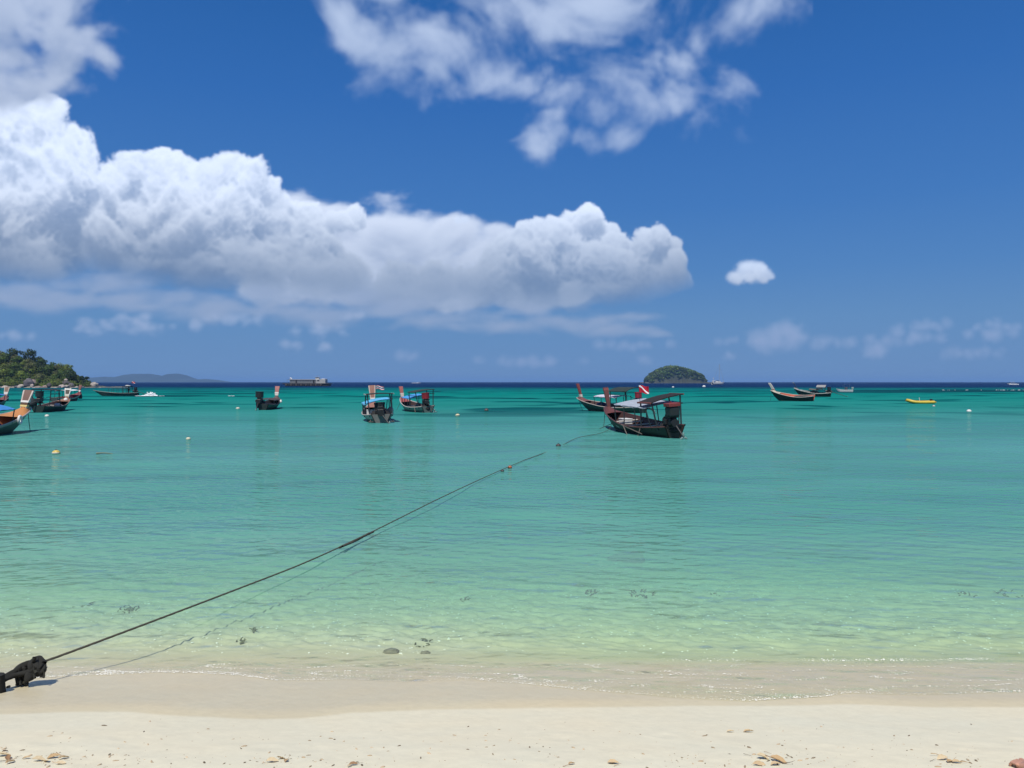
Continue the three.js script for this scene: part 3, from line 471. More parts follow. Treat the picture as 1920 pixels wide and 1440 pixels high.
// ---------------------------------------------------------------- boats
const wear = dataTex(256, 256, (x, y) => { const e = clamp(Math.min(x, 255 - x, y, 255 - y) / 24, 0, 1), v = 0.86 + e * (0.30 * fbm(x / 40, y / 12, 3, 4) + 0.10 * N3(x / 5, y / 60, 8)); return [v, v, v]; });
const paints = new Map();
function paint(c, rough = 0.55, more) { const k = c.join() + rough + JSON.stringify(more ?? 0); if (!paints.has(k)) paints.set(k, std(c[0], c[1], c[2], rough, { map: wear, side: THREE.DoubleSide, ...more })); return paints.get(k); }
const steel = std(0.32, 0.33, 0.34, 0.4, { metalness: 0.8 }), iron = std(0.022, 0.022, 0.024, 0.5), ropeM = std(0.045, 0.045, 0.035, 0.95), white = paint([0.72, 0.71, 0.68]), black = paint([0.012, 0.013, 0.014], 0.6);
const box = (w, h, d, x, y, z, r = Math.min(w, h, d) * 0.18) => new RoundedBoxGeometry(w, h, d, 2, r).translate(x, y, z);
function bar(a, b, r, sides = 7) { const A = new THREE.Vector3(...a), B = new THREE.Vector3(...b), v = B.clone().sub(A), g = new THREE.CylinderGeometry(r, r, v.length(), sides); g.applyQuaternion(new THREE.Quaternion().setFromUnitVectors(new THREE.Vector3(0, 1, 0), v.normalize())); return g.translate((A.x + B.x) / 2, (A.y + B.y) / 2, (A.z + B.z) / 2); }
const merged = (list) => mergeGeometries(list.map((g) => { g = g.index ? g.toNonIndexed() : g; for (const k of Object.keys(g.attributes)) if (!['position', 'normal', 'uv'].includes(k)) g.deleteAttribute(k); return g; }));
function flagTexture(draw) { const c = document.createElement('canvas'); c.width = 192; c.height = 128; draw(c.getContext('2d')); const t = new THREE.CanvasTexture(c); t.colorSpace = THREE.SRGBColorSpace; return t; }
const flagMats = {
  dive: new THREE.MeshStandardMaterial({ roughness: 0.8, side: THREE.DoubleSide, map: flagTexture((g) => { g.fillStyle = '#b00f2a'; g.fillRect(0, 0, 192, 128); g.strokeStyle = '#f2efec'; g.lineWidth = 26; g.beginPath(); g.moveTo(-10, -8); g.lineTo(202, 136); g.stroke(); }) }),
  thai: new THREE.MeshStandardMaterial({ roughness: 0.8, side: THREE.DoubleSide, map: flagTexture((g) => { g.fillStyle = '#a51931'; g.fillRect(0, 0, 192, 128); g.fillStyle = '#f0eff2'; g.fillRect(0, 21, 192, 86); g.fillStyle = '#2d2a4a'; g.fillRect(0, 43, 192, 42); }) }),
};
function longtail(name, label, o) {
  const { px, d, head, L = 8.4, B = 1.9 } = o, a = head * Math.PI / 180, hull = o.hull, q = rng(Math.round(px * 7 + d));
  const t = thing(name, label, 'boat', [XofPx(px, d), 0, -d], Math.PI / 2 - a);
  t.rotation.order = 'YXZ'; t.rotation.x = (o.heel ?? 2) * Math.PI / 180;
  const low = o.low ?? 1;
  const beam = (u) => B / 2 * (u > 0.4 ? Math.max(0.012, 1 - ((u - 0.4) / 0.6) ** 2.3) : (o.stern ?? 0.62) + (1 - (o.stern ?? 0.62)) * Math.sin(u / 0.4 * Math.PI / 2));
  const sheer = (u) => (0.50 + 0.10 * Math.max(0, 1 - u / 0.3) ** 2 + (o.bow ?? 0.72) * Math.max(0, (u - 0.32) / 0.68) ** 2.1) * low;
  const keel = (u) => -0.34 + 0.95 * Math.max(0, (u - 0.74) / 0.26) ** 1.8;
  const at = (u, v, inn = 0) => { const s = Math.abs(v), k = keel(u) + inn, h = sheer(u), y = lerp(k, h, s ** 1.25), b = Math.max(0.004, beam(u) - inn * 0.9), over = smoothstep(u, 0.62, 1) * L * 0.10 * s ** 1.1; return [-L / 2 + u * L * 0.9 + over - (1 - u) ** 6 * 0.25 * s, y, Math.sign(v) * b * (0.30 * s + 0.70 * Math.sqrt(s)) * (0.94 + 0.06 * s)]; };
  const edge = (u, side, up = 0, inn = 0) => { const p = at(u, side); return [p[0], p[1] + up, p[2] - side * inn]; };
  const shell = (inn) => grid(34, 19, (j, i) => { const u = (j / 33) ** 0.92, v = (i - 9) / 9; return { p: at(u, v, inn), uv: [u * 4, v] }; }, true);
  put('hull', shell(0), paint(hull, 0.6), t);
  put('hull_lining', shell(0.055), paint(o.inside ?? [0.10, 0.05, 0.035], 0.7), t);
  { const sh = new THREE.Shape(); for (let i = 0; i < 19; i++) { const p = at(0, (i - 9) / 9); i ? sh.lineTo(p[2], p[1]) : sh.moveTo(p[2], p[1]); } const g = new THREE.ExtrudeGeometry(sh, { depth: 0.06, bevelEnabled: false }); g.rotateY(-Math.PI / 2); g.scale(1, 1, -1); g.translate(-L / 2 - 0.02, 0, 0); g.scale(1, 1, 1); g.computeVertexNormals(); put('transom', g, paint(hull, 0.5), t); }
  const strip = (h0, h1, out, m, nm) => { for (const s of [-1, 1]) put(nm, grid(30, 2, (j, i) => { const u = j / 29 * 0.995, h = lerp(h0, h1, i), p = at(u, s * (1 - h)); return { p: [p[0], p[1], p[2] + s * out], uv: [u * 5, i] }; }, s > 0), m, t); };
  if (o.band) strip(0.03, o.bandTo ?? 0.26, 0.012, paint(o.band, 0.5), 'painted_band');
  for (const s of [-1, 1]) put('gunwale', tube(Array.from({ length: 16 }, (_, k) => edge(k / 15, s, 0.012)), 0.042, 0.042, 40, 6), paint(o.rail ?? [0.16, 0.08, 0.06], 0.6), t);
  // floor boards, thwarts, ribs
  const fl = o.floor ?? [0.30, 0.27, 0.23];
  put('floor', grid(20, 7, (j, i) => { const u = 0.03 + 0.78 * j / 19, w = (i - 3) / 3; return { p: [-L / 2 + u * L * 0.9, 0.07 + 0.25 * Math.max(0, u - 0.6) ** 1.5, w * beam(u) * 0.70], uv: [u * 6, w] }; }), paint(fl, 0.8), t);
  for (const u of o.thwarts ?? [0.24, 0.38, 0.52, 0.66]) put('thwart', box(0.24, 0.045, 1.74 * beam(u), -L / 2 + u * L * 0.9, sheer(u) - 0.17, 0), paint(o.bench ?? [0.42, 0.39, 0.34], 0.7), t);
  for (let k = 0; k < (o.ribs ?? 0); k++) for (const s of [-1, 1]) { const u = 0.3 + k * 0.035, P = [0.98, 0.7, 0.4].map((v) => { const p = at(u, s * v, 0.075); return p; }); put('rib', tube(P, 0.03, 0.03, 6, 5), paint([0.5, 0.46, 0.4], 0.7), t); }
  // foredeck sweeping up to the prow post
  const deckC = o.deck ?? [0.2, 0.07, 0.05], rise = o.post ? 0.26 : 0.05;
  const fd = (u, w) => { const p = at(u, 1), z = w * Math.abs(p[2]); return [p[0] , p[1] + 0.015 + rise * smoothstep(u, 0.82, 0.93) * (1 - w * w) * (1 - smoothstep(u, 0.95, 1)), z]; };
  put('foredeck', grid(20, 11, (j, i) => { const u = (o.deckFrom ?? 0.80) + (0.997 - (o.deckFrom ?? 0.80)) * j / 19; return { p: fd(u, (i - 5) / 5), uv: [i / 5, u * 8] }; }), paint(deckC, 0.6), t);
  if (o.post) {
    const { h = 1.15, c, lean = 0.22, w = 0.27, edge: ec, th: th0 = 0.13 } = o.post, b = fd(0.925, 0);
    const post = (th, ww, hh, m, nm, dx = 0, y0 = 0, parent = t) => { const g = new THREE.BoxGeometry(th, hh, ww, 1, 8, 1), p = g.attributes.position; for (let i = 0; i < p.count; i++) { const s = (p.getY(i) / hh + 0.5) * hh / h + y0 / h, k = lerp(0.72, 1.3, clamp(s, 0, 1)); p.setXYZ(i, p.getX(i) * lerp(1.15, 0.9, s) + dx + lean * s + 0.10 * s * s * Math.sign(lean), p.getY(i) + hh / 2 + y0, p.getZ(i) * k); } g.computeVertexNormals(); g.translate(b[0], b[1] - 0.1, 0); return put(nm, g, m, parent); };
    const stem = post(th0, w, h + 0.1, paint(c, 0.6), 'prow_post');
    if (ec) for (const s of [-1, 1]) { const m = post(0.15, 0.06, h + 0.06, paint(ec, 0.6), 'post_edge', 0, 0.02, stem), p = m.geometry.attributes.position; for (let i = 0; i < p.count; i++) { const k = (p.getY(i) - b[1] + 0.1) / h; p.setZ(i, p.getZ(i) + s * w * 0.5 * lerp(0.72, 1.3, clamp(k, 0, 1))); } }
    if (o.post.cap) post(th0 + 0.02, w * 1.05, 0.12, paint(o.post.cap, 0.6), 'post_cap', 0, h - 0.08, stem);
    let y0 = 0.10; for (const gc of o.garland ?? []) { post(th0 + 0.06, w * 1.18, 0.11, paint(gc, 0.8), 'garland', 0, y0, stem); y0 += 0.125; }
  }
  // awning on posts, and the higher roof at the stern
  const pole = paint(o.pole ?? [0.02, 0.025, 0.03], 0.5);
  if (o.awning) {
    const { u0 = 0.2, u1 = 0.72, h = 1.55, c, tilt = 0, arch = 0.12, w = 0.92 } = o.awning, xa = -L / 2 + u0 * L * 0.9, xb = -L / 2 + u1 * L * 0.9, W = B * w;
    const g = new THREE.BoxGeometry(xb - xa, 0.025, W, 14, 1, 8), p = g.attributes.position;
    for (let i = 0; i < p.count; i++) { const z = p.getZ(i) / (W / 2), x = p.getX(i) / (xb - xa); p.setY(i, p.getY(i) + h + arch * (1 - z * z) + tilt * z + 0.05 * Math.cos(x * 22) * (0.3 + 0.7 * z * z) * 0.5 + 0.16 * (x > 0 ? x : 0)); }
    g.translate((xa + xb) / 2, 0, 0); g.computeVertexNormals(); if (!o.awning.none) put('awning', g, paint(c, 0.85), t);
    for (const u of [0, 0.33, 0.67, 1]) for (const s of [-1, 1]) { const uu = lerp(u0, u1, u), e = edge(uu, s); put('awning_post', bar([e[0], e[1] - 0.1, e[2] * 0.96], [lerp(xa, xb, u), h + tilt * s + (u > 0.5 ? 0.16 * (u - 0.5) : 0), s * W * 0.48], 0.03), pole, t); }
    for (const s of [-1, 1]) put('awning_rail', bar([xa - 0.05, h - 0.02 + tilt * s, s * W * 0.48], [xb + 0.05, h + 0.06 + tilt * s, s * W * 0.48], 0.028), pole, t);
  }
  if (o.roof) {
    const { u0 = 0.08, u1 = 0.36, h = 1.95, c, rim, tilt = 0, arch = 0.06, w = 1.0, pitch = 0 } = o.roof, xa = -L / 2 + u0 * L * 0.9, xb = -L / 2 + u1 * L * 0.9, W = B * w;
    const shape = (g, dy) => { const p = g.attributes.position; for (let i = 0; i < p.count; i++) { const z = p.getZ(i) / (W / 2), x = p.getX(i) / (xb - xa); p.setY(i, p.getY(i) + dy + h + arch * (1 - z * z) + tilt * z + pitch * x); } g.translate((xa + xb) / 2, 0, 0); g.computeVertexNormals(); return g; };
    put('roof', shape(new THREE.BoxGeometry(xb - xa, 0.05, W, 8, 1, 8), 0), paint(c, 0.95), t);
    if (rim) for (const s of [-1, 1]) put('roof_rim', shape(new THREE.BoxGeometry(xb - xa + 0.06, 0.07, 0.05, 8, 1, 1).translate(0, 0, s * (W / 2 + 0.01)), 0.01), paint(rim, 0.6), t);
    for (const u of [0.08, 0.92]) for (const s of [-1, 1]) { const uu = lerp(u0, u1, u), e = edge(uu, s); put('roof_post', bar([e[0], e[1] - 0.15, e[2] * 0.95], [lerp(xa, xb, u), h + tilt * s * 0.9 + pitch * (u - 0.5), s * W * 0.44], 0.042), pole, t); }
    for (const s of [-1, 1]) put('roof_rail', bar([xa, h - 0.36 + tilt * s * 0.5, s * W * 0.45], [xb + 0.2, h - 0.36 + tilt * s * 0.5, s * W * 0.45], 0.03), pole, t);
  }
  if (o.engine) {
    const e = o.engine, y = e.y ?? 0.72, x = -L / 2 + (e.u ?? 0.05) * L * 0.9, m = e.k ?? 1, T = (g) => g.scale(m, m, m).translate(x, y, e.z ?? 0);
    put('engine_stand', merged([bar([x, 0.1, 0], [x, y - 0.1, 0], 0.06), box(0.3, 0.06, 0.6, x, y - 0.16, 0)]), iron, t);
    const cyl = (r, h, px, py, pz, axis) => { const g = new THREE.CylinderGeometry(r, r, h, 14); if (axis === 'x') g.rotateZ(Math.PI / 2); if (axis === 'z') g.rotateX(Math.PI / 2); return g.translate(px, py, pz); };
    const motor = put('engine', T(merged([box(0.62, 0.34, 0.36, 0, 0.1, 0), box(0.5, 0.16, 0.28, 0, 0.34, 0), cyl(0.2, 0.1, 0.38, 0.14, 0, 'x'), cyl(0.17, 0.22, -0.36, 0.06, 0, 'x'), cyl(0.05, 0.6, 0.02, 0.3, 0.2, 'x'), box(0.2, 0.22, 0.12, 0.05, 0.1, -0.24), cyl(0.07, 0.2, -0.1, 0.46, -0.05), box(0.36, 0.1, 0.44, 0.08, -0.1, 0)])), paint(e.c ?? [0.014, 0.014, 0.016], 0.5), t);
    put('air_cleaner', T(merged([cyl(0.13, 0.2, 0.16, 0.5, 0.02), cyl(0.15, 0.04, 0.16, 0.61, 0.02)])), paint(e.top ?? [0.03, 0.03, 0.03], 0.5), motor);
    if (e.cover) put('radiator', T(merged([box(0.14, 0.5, 0.56, 0.5, 0.28, 0), box(0.2, 0.12, 0.6, 0.5, 0.55, 0)])), paint(e.cover, 0.5), motor);
    if (e.tank) put('fuel_tank', T(merged([box(0.62, 0.16, 0.52, e.tankX ?? 0, 0.84, 0), cyl(0.05, 0.06, 0.1 + (e.tankX ?? 0), 0.94, 0)])), paint(e.tank, 0.45), motor);
    if (e.tank) put('fuel_drum', T(merged([box(0.56, 0.42, 0.46, e.tankX ?? 0, 0.55, 0)])), paint([0.016, 0.02, 0.02], 0.5), motor);
    if (e.drum) put('cover_drum', T(merged([cyl(0.31, 0.46, 0, 0.62, 0), cyl(0.33, 0.06, 0, 0.84, 0)])), paint(e.drum, 0.5), motor);
    const s1 = e.shaft ?? [-2.6, -0.42, 0];
    const shaft = put('propeller_shaft', bar([x - 0.4, y + 0.06, e.z ?? 0], [x + s1[0], y + s1[1], s1[2]], 0.045), iron, t);
    const P = []; for (let k = 0; k < 3; k++) P.push(new THREE.SphereGeometry(0.11, 8, 6).scale(0.25, 1, 0.5).translate(0, 0.12, 0).rotateX(k * 2.094)); put('propeller', merged(P).translate(x + s1[0], y + s1[1], s1[2]), paint([0.2, 0.3, 0.28], 0.4), shaft);
    put('tiller', bar([x + 0.2, y + 0.15, 0.1], [x + 1.3, y + 0.42, 0.28], 0.025), steel, t);
  }
  for (const f of o.flags ?? []) {
    const u = f.u ?? 0.3, x = -L / 2 + u * L * 0.9, z = (f.side ?? 0) * B * 0.45, y0 = f.y0 ?? 1.2, y1 = f.y1 ?? 2.6, [w, h] = f.size ?? [0.75, 0.5];
    const staff = put('flag_pole', bar([x, y0, z], [x, y1, z], 0.014), pole, t);
    const dir = f.dir ?? [-1, 0]; put('flag', grid(7, 13, (j, i) => { const s = i / 12, k = 0.05 * Math.sin(s * 8 + j * 0.4) * Math.sqrt(s); return { p: [x + dir[0] * s * w + dir[1] * k, y1 - h * (1 - j / 6) - 0.10 * s * s + 0.03 * Math.sin(s * 7), z + dir[1] * s * w - dir[0] * k], uv: [s, j / 6] }; }), flagMats[f.kind], staff);
  }
  for (const l of o.lines ?? []) { const b = at(l.u ?? 0.99, l.side ?? 0.9); put('mooring_line', tube([b, [b[0] + l.to[0] * 0.4, b[1] * 0.5, b[2] + l.to[1] * 0.4], [b[0] + l.to[0], -0.1, b[2] + l.to[1]]], 0.018, 0.018, 12, 5), ropeM, t); }
  for (const k of o.struts ?? []) put('fender_pole', bar(k[0], k[1], 0.028), paint([0.14, 0.12, 0.10], 0.8), t);
  for (const b of o.bundles ?? []) { const g = rockGeometry(b.seed ?? 3, b.s[0], b.s[1], b.s[2], 2); g.deleteAttribute('color'); put(b.name ?? 'tarpaulin', g.translate(-L / 2 + b.u * L * 0.9, b.y, b.z ?? 0), paint(b.c, 0.85), t); }
  t.userData.place = { at, sheer, L };
  return t;
}
const BLUE = [0.045, 0.24, 0.60], DARKG = [0.016, 0.030, 0.024];
const boatA = longtail('longtail_boat', 'dark longtail boat with grey awning, brown stern roof and red dive flag', {
  px: 1193, d: 43.0, head: -13.5, L: 9.6, B: 2.15, stern: 0.5, heel: -5, hull: [0.016, 0.018, 0.014], inside: [0.06, 0.025, 0.022], rail: [0.10, 0.04, 0.034], deck: [0.12, 0.036, 0.032], bow: 0.70, deckFrom: 0.85, ribs: 5, floor: [0.42, 0.39, 0.34], bench: [0.58, 0.54, 0.47], thwarts: [0.3, 0.42, 0.54, 0.66, 0.72],
  post: { h: 1.15, c: [0.12, 0.034, 0.03], lean: 0.16, w: 0.24, cap: [0.22, 0.05, 0.045] },
  awning: { u0: 0.12, u1: 0.62, h: 1.62, c: [0.36, 0.40, 0.46], arch: 0.05, tilt: 0.08 }, roof: { u0: 0.05, u1: 0.24, h: 1.95, c: [0.014, 0.010, 0.009], rim: [0.20, 0.045, 0.035], tilt: 0.15, w: 0.84 },
  engine: { u: 0.0, y: 0.72, k: 1.15, z: -0.1, tank: [0.22, 0.035, 0.03], tankX: -0.25, top: [0.4, 0.4, 0.4], shaft: [-0.9, -0.62, 0.1] },
  flags: [{ kind: 'dive', u: 0.40, side: -0.2, y0: 1.62, y1: 2.62, size: [0.52, 0.40], dir: [-0.35, 0.94] }],
  lines: [{ side: -0.9, to: [-0.1, -0.25] }, { u: 0.86, side: -0.5, to: [0.9, -0.9] }], struts: [[[-0.9, 0.52, -1.1], [-2.2, -0.1, -1.35]], [[-0.6, 0.55, -1.1], [-3.4, 0.22, -1.1]], [[-2.9, 0.5, -0.95], [-2.9, 0.0, -1.15]], [[-5.4, 0.05, -0.9], [-2.0, 0.0, -1.3]]],
  bundles: [{ u: 0.04, y: 0.42, s: [0.5, 0.38, 0.55], c: [0.012, 0.012, 0.013] }, { u: 0.10, y: 0.40, z: 0.4, s: [0.3, 0.2, 0.3], c: [0.03, 0.03, 0.03], seed: 9 }],
});
{ // number plate on the bow of the dark boat, weathered past reading
  const c = document.createElement('canvas'); c.width = 128; c.height = 48; const g = c.getContext('2d'); g.fillStyle = '#4c5650'; g.fillRect(0, 0, 128, 48); g.fillStyle = '#b9bfb6'; const r = rng(3); for (let i = 0; i < 9; i++) g.fillRect(10 + i * 12, 8 + r() * 6, 7, 22 + r() * 10);
  const { at } = boatA.userData.place, m = new THREE.MeshStandardMaterial({ map: new THREE.CanvasTexture(c), roughness: 0.8, side: THREE.DoubleSide }); m.map.colorSpace = THREE.SRGBColorSpace;
  put('name_plate', grid(5, 4, (j, i) => { const p = at(0.60 + 0.09 * j / 4, -(0.66 + 0.16 * i / 3)); return { p: [p[0], p[1], p[2] - 0.014], uv: [j / 4, i / 3] }; }), m, boatA);
}
longtail('longtail_boat', 'longtail boat with reddish prow and lilac awning behind the dive flag boat', {
  px: 1140, d: 72.5, head: -36, L: 8.8, B: 2.1, heel: -4, hull: [0.022, 0.045, 0.036], band: [0.05, 0.07, 0.055], rail: [0.42, 0.38, 0.33], deckFrom: 0.84, deck: [0.17, 0.06, 0.055], inside: [0.07, 0.03, 0.026], bench: [0.62, 0.56, 0.50], floor: [0.5, 0.46, 0.42],
  post: { h: 1.3, c: [0.20, 0.045, 0.04], lean: 0.32, w: 0.26 }, garland: [[0.62, 0.58, 0.48], [0.68, 0.66, 0.6]],
  awning: { u0: 0.28, u1: 0.66, h: 1.42, c: [0.60, 0.57, 0.66], arch: 0.08 }, roof: { u0: 0.10, u1: 0.40, h: 2.1, c: [0.02, 0.035, 0.03], arch: 0.16, tilt: 0.10 },
  engine: { u: 0.04, y: 1.0, k: 1.0, drum: [0.30, 0.02, 0.035], c: [0.03, 0.04, 0.10], shaft: [-1.9, -0.9, 0] }, lines: [{ to: [-0.4, 0.2] }, { u: 0.9, side: 0.6, to: [0.3, 0.5] }], bundles: [{ u: 0.66, y: 0.62, s: [0.45, 0.25, 0.5], c: [0.03, 0.03, 0.10] }],
});
longtail('longtail_boat', 'open black longtail boat with orange interior and whitish prow', {
  px: 1484, d: 113, head: -60, L: 5.9, B: 2.0, heel: -8, low: 1.4, hull: [0.012, 0.015, 0.015], rail: [0.50, 0.46, 0.40], deck: [0.52, 0.42, 0.32], inside: [0.52, 0.10, 0.045], floor: [0.50, 0.11, 0.05], bench: [0.45, 0.10, 0.05], bow: 0.62,
  post: { h: 1.0, c: [0.64, 0.57, 0.50], lean: 0.42, w: 0.30, th: 0.32 }, garland: [[0.45, 0.2, 0.16]], lines: [{ to: [0.2, 0.1] }], bundles: [{ u: 0.24, y: 0.62, s: [1.2, 0.22, 0.75], c: [0.035, 0.03, 0.028], seed: 5 }, { u: 0.05, y: 0.5, s: [0.4, 0.3, 0.5], c: [0.02, 0.02, 0.02], seed: 15 }],
});
longtail('longtail_boat', 'black longtail boat with white rail and navy prow behind the orange boat', {
  px: 1522, d: 146, head: -62, L: 6.4, heel: -5, low: 1.35, hull: [0.014, 0.02, 0.02], rail: [0.66, 0.64, 0.6], deck: [0.14, 0.15, 0.16], inside: [0.08, 0.07, 0.06], bow: 0.70,
  post: { h: 1.1, c: [0.022, 0.03, 0.06], lean: 0.5, w: 0.28, cap: [0.45, 0.46, 0.48] }, awning: { u0: 0.34, u1: 0.62, h: 1.35, c: [0.12, 0.11, 0.09], arch: 0.12 }, roof: { u0: 0.12, u1: 0.40, h: 2.0, c: [0.30, 0.29, 0.28], tilt: 0.12 },
  engine: { u: 0.02, y: 0.9, k: 1.1, drum: [0.018, 0.02, 0.035], shaft: [-3.2, -0.9, 0.1] }, lines: [{ to: [-0.1, 0.1] }], bundles: [{ u: 0.30, y: 1.5, s: [0.6, 0.35, 0.5], c: [0.5, 0.5, 0.5], name: 'life_jackets', seed: 2 }, { u: 0.46, y: 0.7, s: [0.8, 0.45, 0.6], c: [0.09, 0.085, 0.07], seed: 8 }],
});
const boatL = longtail('longtail_boat', 'low motor longtail boat under way to the left with white wake', {
  px: 216, d: 154, head: -96, L: 8.4, B: 1.8, hull: [0.035, 0.045, 0.045], rail: [0.22, 0.23, 0.20], deck: [0.16, 0.17, 0.15], inside: [0.05, 0.05, 0.05], bow: 0.62, awning: { u0: 0.3, u1: 0.68, h: 1.5, c: [0.1, 0.1, 0.1], none: true }, roof: { u0: 0.14, u1: 0.34, h: 1.85, c: [0.02, 0.025, 0.03] },
  engine: { u: 0.04, y: 0.85, k: 1.0, drum: [0.015, 0.015, 0.018], shaft: [-3.0, -0.9, 0] }, flags: [{ kind: 'dive', u: 0.14, y0: 1.8, y1: 2.9, size: [0.6, 0.35], dir: [-1, 0.1] }], bundles: [{ u: 0.24, y: 2.0, s: [0.5, 0.14, 0.4], c: [0.6, 0.6, 0.58], name: 'bundle' }],
});
longtail('longtail_boat', 'small dark longtail boat seen from its stern, pink and white prow post', {
  px: 507, d: 80, head: -7, L: 7.8, B: 1.85, hull: [0.016, 0.024, 0.02], band: [0.03, 0.05, 0.04], rail: [0.10, 0.08, 0.07], deck: [0.12, 0.08, 0.07], inside: [0.05, 0.035, 0.03], post: { h: 1.0, c: [0.38, 0.13, 0.115], lean: 0.18, w: 0.36 }, garland: [[0.7, 0.68, 0.62], [0.64, 0.55, 0.5], [0.72, 0.7, 0.66]],
  awning: { u0: 0.2, u1: 0.66, h: 0.95, c: [0.06, 0.045, 0.04], arch: 0.08 }, engine: { u: 0.03, y: 0.75, k: 1.25, z: -0.42, drum: [0.014, 0.014, 0.014], shaft: [-1.6, -0.8, -0.4] }, bench: [0.66, 0.62, 0.58], bundles: [{ u: 0.08, y: 0.45, z: -0.35, s: [0.55, 0.55, 0.5], c: [0.012, 0.012, 0.012] }, { u: 0.6, y: 0.75, z: 0.95, s: [0.16, 0.2, 0.16], c: [0.75, 0.72, 0.66], name: 'fender' }],
});
const boatN = longtail('longtail_boat', 'longtail boat seen from its stern with pale blue awning and striped flag', {
  px: 706, d: 56.5, head: -14, L: 8.6, heel: -2, B: 2.15, hull: [0.16, 0.16, 0.15], band: [0.36, 0.34, 0.32], rail: [0.42, 0.38, 0.35], deck: [0.3, 0.14, 0.1], inside: [0.05, 0.035, 0.03], post: { h: 1.2, c: [0.31, 0.14, 0.10], lean: 0.18, w: 0.36, edge: [0.55, 0.42, 0.36] }, garland: [[0.70, 0.64, 0.56], [0.7, 0.68, 0.64]],
  awning: { u0: 0.26, u1: 0.70, h: 1.36, c: [0.10, 0.42, 0.68], arch: 0.10, tilt: 0.16 }, roof: { u0: 0.03, u1: 0.30, h: 1.95, c: [0.02, 0.028, 0.024], rim: [0.40, 0.42, 0.38], arch: 0.05, w: 0.88 },
  engine: { u: 0.02, y: 0.62, k: 1.25, c: [0.014, 0.012, 0.012], shaft: [-1.1, -0.7, 0.5], cover: [0.02, 0.02, 0.022] }, flags: [{ kind: 'thai', u: 0.28, side: -0.1, y0: 1.9, y1: 2.55, size: [0.56, 0.26], dir: [-0.2, 0.98] }],
  struts: [[[-3.6, 0.9, 0.1], [-4.3, 0.02, 0.9]], [[-3.6, 0.9, -0.1], [-4.3, 0.05, -0.8]], [[-4.35, 0.1, -0.85], [-4.35, 0.08, 0.9]]], bundles: [{ u: 0.07, y: 0.40, s: [0.5, 0.5, 0.75], c: [0.013, 0.011, 0.011] }, { u: 0.16, y: 0.72, z: 0.78, s: [0.3, 0.34, 0.2], c: [0.42, 0.36, 0.33], seed: 6, name: 'fender' }],
});
longtail('longtail_boat', 'longtail boat with blue awning, dark roof and red engine, red prow post', {
  px: 776, d: 73.5, head: -25, L: 8.2, heel: -4, B: 1.95, hull: [0.10, 0.13, 0.12], band: [0.22, 0.24, 0.22], rail: [0.5, 0.48, 0.44], deck: [0.30, 0.07, 0.06], inside: [0.06, 0.03, 0.028], bench: [0.72, 0.68, 0.62], post: { h: 1.02, c: [0.36, 0.105, 0.09], lean: 0.18, w: 0.30 }, garland: [[0.66, 0.62, 0.58], [0.62, 0.5, 0.44], [0.6, 0.55, 0.5]],
  awning: { u0: 0.30, u1: 0.66, h: 1.40, c: [0.06, 0.30, 0.66], arch: 0.08, tilt: 0.12 }, roof: { u0: 0.05, u1: 0.36, h: 1.98, c: [0.022, 0.034, 0.026], arch: 0.05, tilt: 0.08 },
  engine: { u: 0.04, y: 0.85, k: 1.1, drum: [0.26, 0.012, 0.02], shaft: [-1.7, -0.7, 0.2] }, struts: [[[-3.3, 0.75, -0.3], [-4.2, 0.05, -0.5]], [[-2.6, 0.7, -0.8], [-3.6, 0.1, -1.0]]], lines: [{ to: [0.1, -0.6] }], bundles: [{ u: 0.04, y: 0.38, s: [0.4, 0.4, 0.5], c: [0.014, 0.012, 0.012] }],
});
const boatP = longtail('longtail_boat', 'nearest longtail boat at the left edge with orange foredeck and brown prow post', {
  px: -42, d: 40.0, head: -3, L: 9.4, B: 2.4, heel: 4, hull: [0.10, 0.17, 0.12], band: [0.36, 0.38, 0.33], bandTo: 0.12, rail: [0.40, 0.36, 0.34], deck: [0.52, 0.22, 0.07], inside: [0.34, 0.13, 0.05], floor: [0.02, 0.02, 0.03], bench: [0.03, 0.03, 0.14], bow: 0.78, thwarts: [0.5, 0.62],
  post: { h: 0.95, c: [0.15, 0.07, 0.05], lean: 0.26, w: 0.38, edge: [0.55, 0.46, 0.40] }, garland: [[0.72, 0.55, 0.22], [0.10, 0.05, 0.03], [0.74, 0.72, 0.68]],
  awning: { u0: 0.1, u1: 0.70, h: 1.42, c: BLUE, arch: 0.12, tilt: -0.08 }, lines: [{ u: 0.97, side: 0.8, to: [0.0, 0.2] }], bundles: [{ u: 0.58, y: 0.5, z: 0.4, s: [0.7, 0.25, 0.5], c: [0.02, 0.02, 0.16], name: 'cloth' }],
});
{ // life ring hung on the near side of that boat
  const p = boatP.localToWorld(new THREE.Vector3(1.9, 0.78, 0.98)), g = new THREE.TorusGeometry(0.2, 0.07, 8, 20).rotateY(0.2); const o = put('life_ring', g, paint([0.75, 0.72, 0.7], 0.6)); boatP.updateMatrixWorld(true); o.position.copy(boatP.localToWorld(new THREE.Vector3(1.9, 0.80, 1.0))); o.rotation.y = boatP.rotation.y; say(o, 'white life ring hanging in the orange decked boat at the left edge', 'life ring');
}
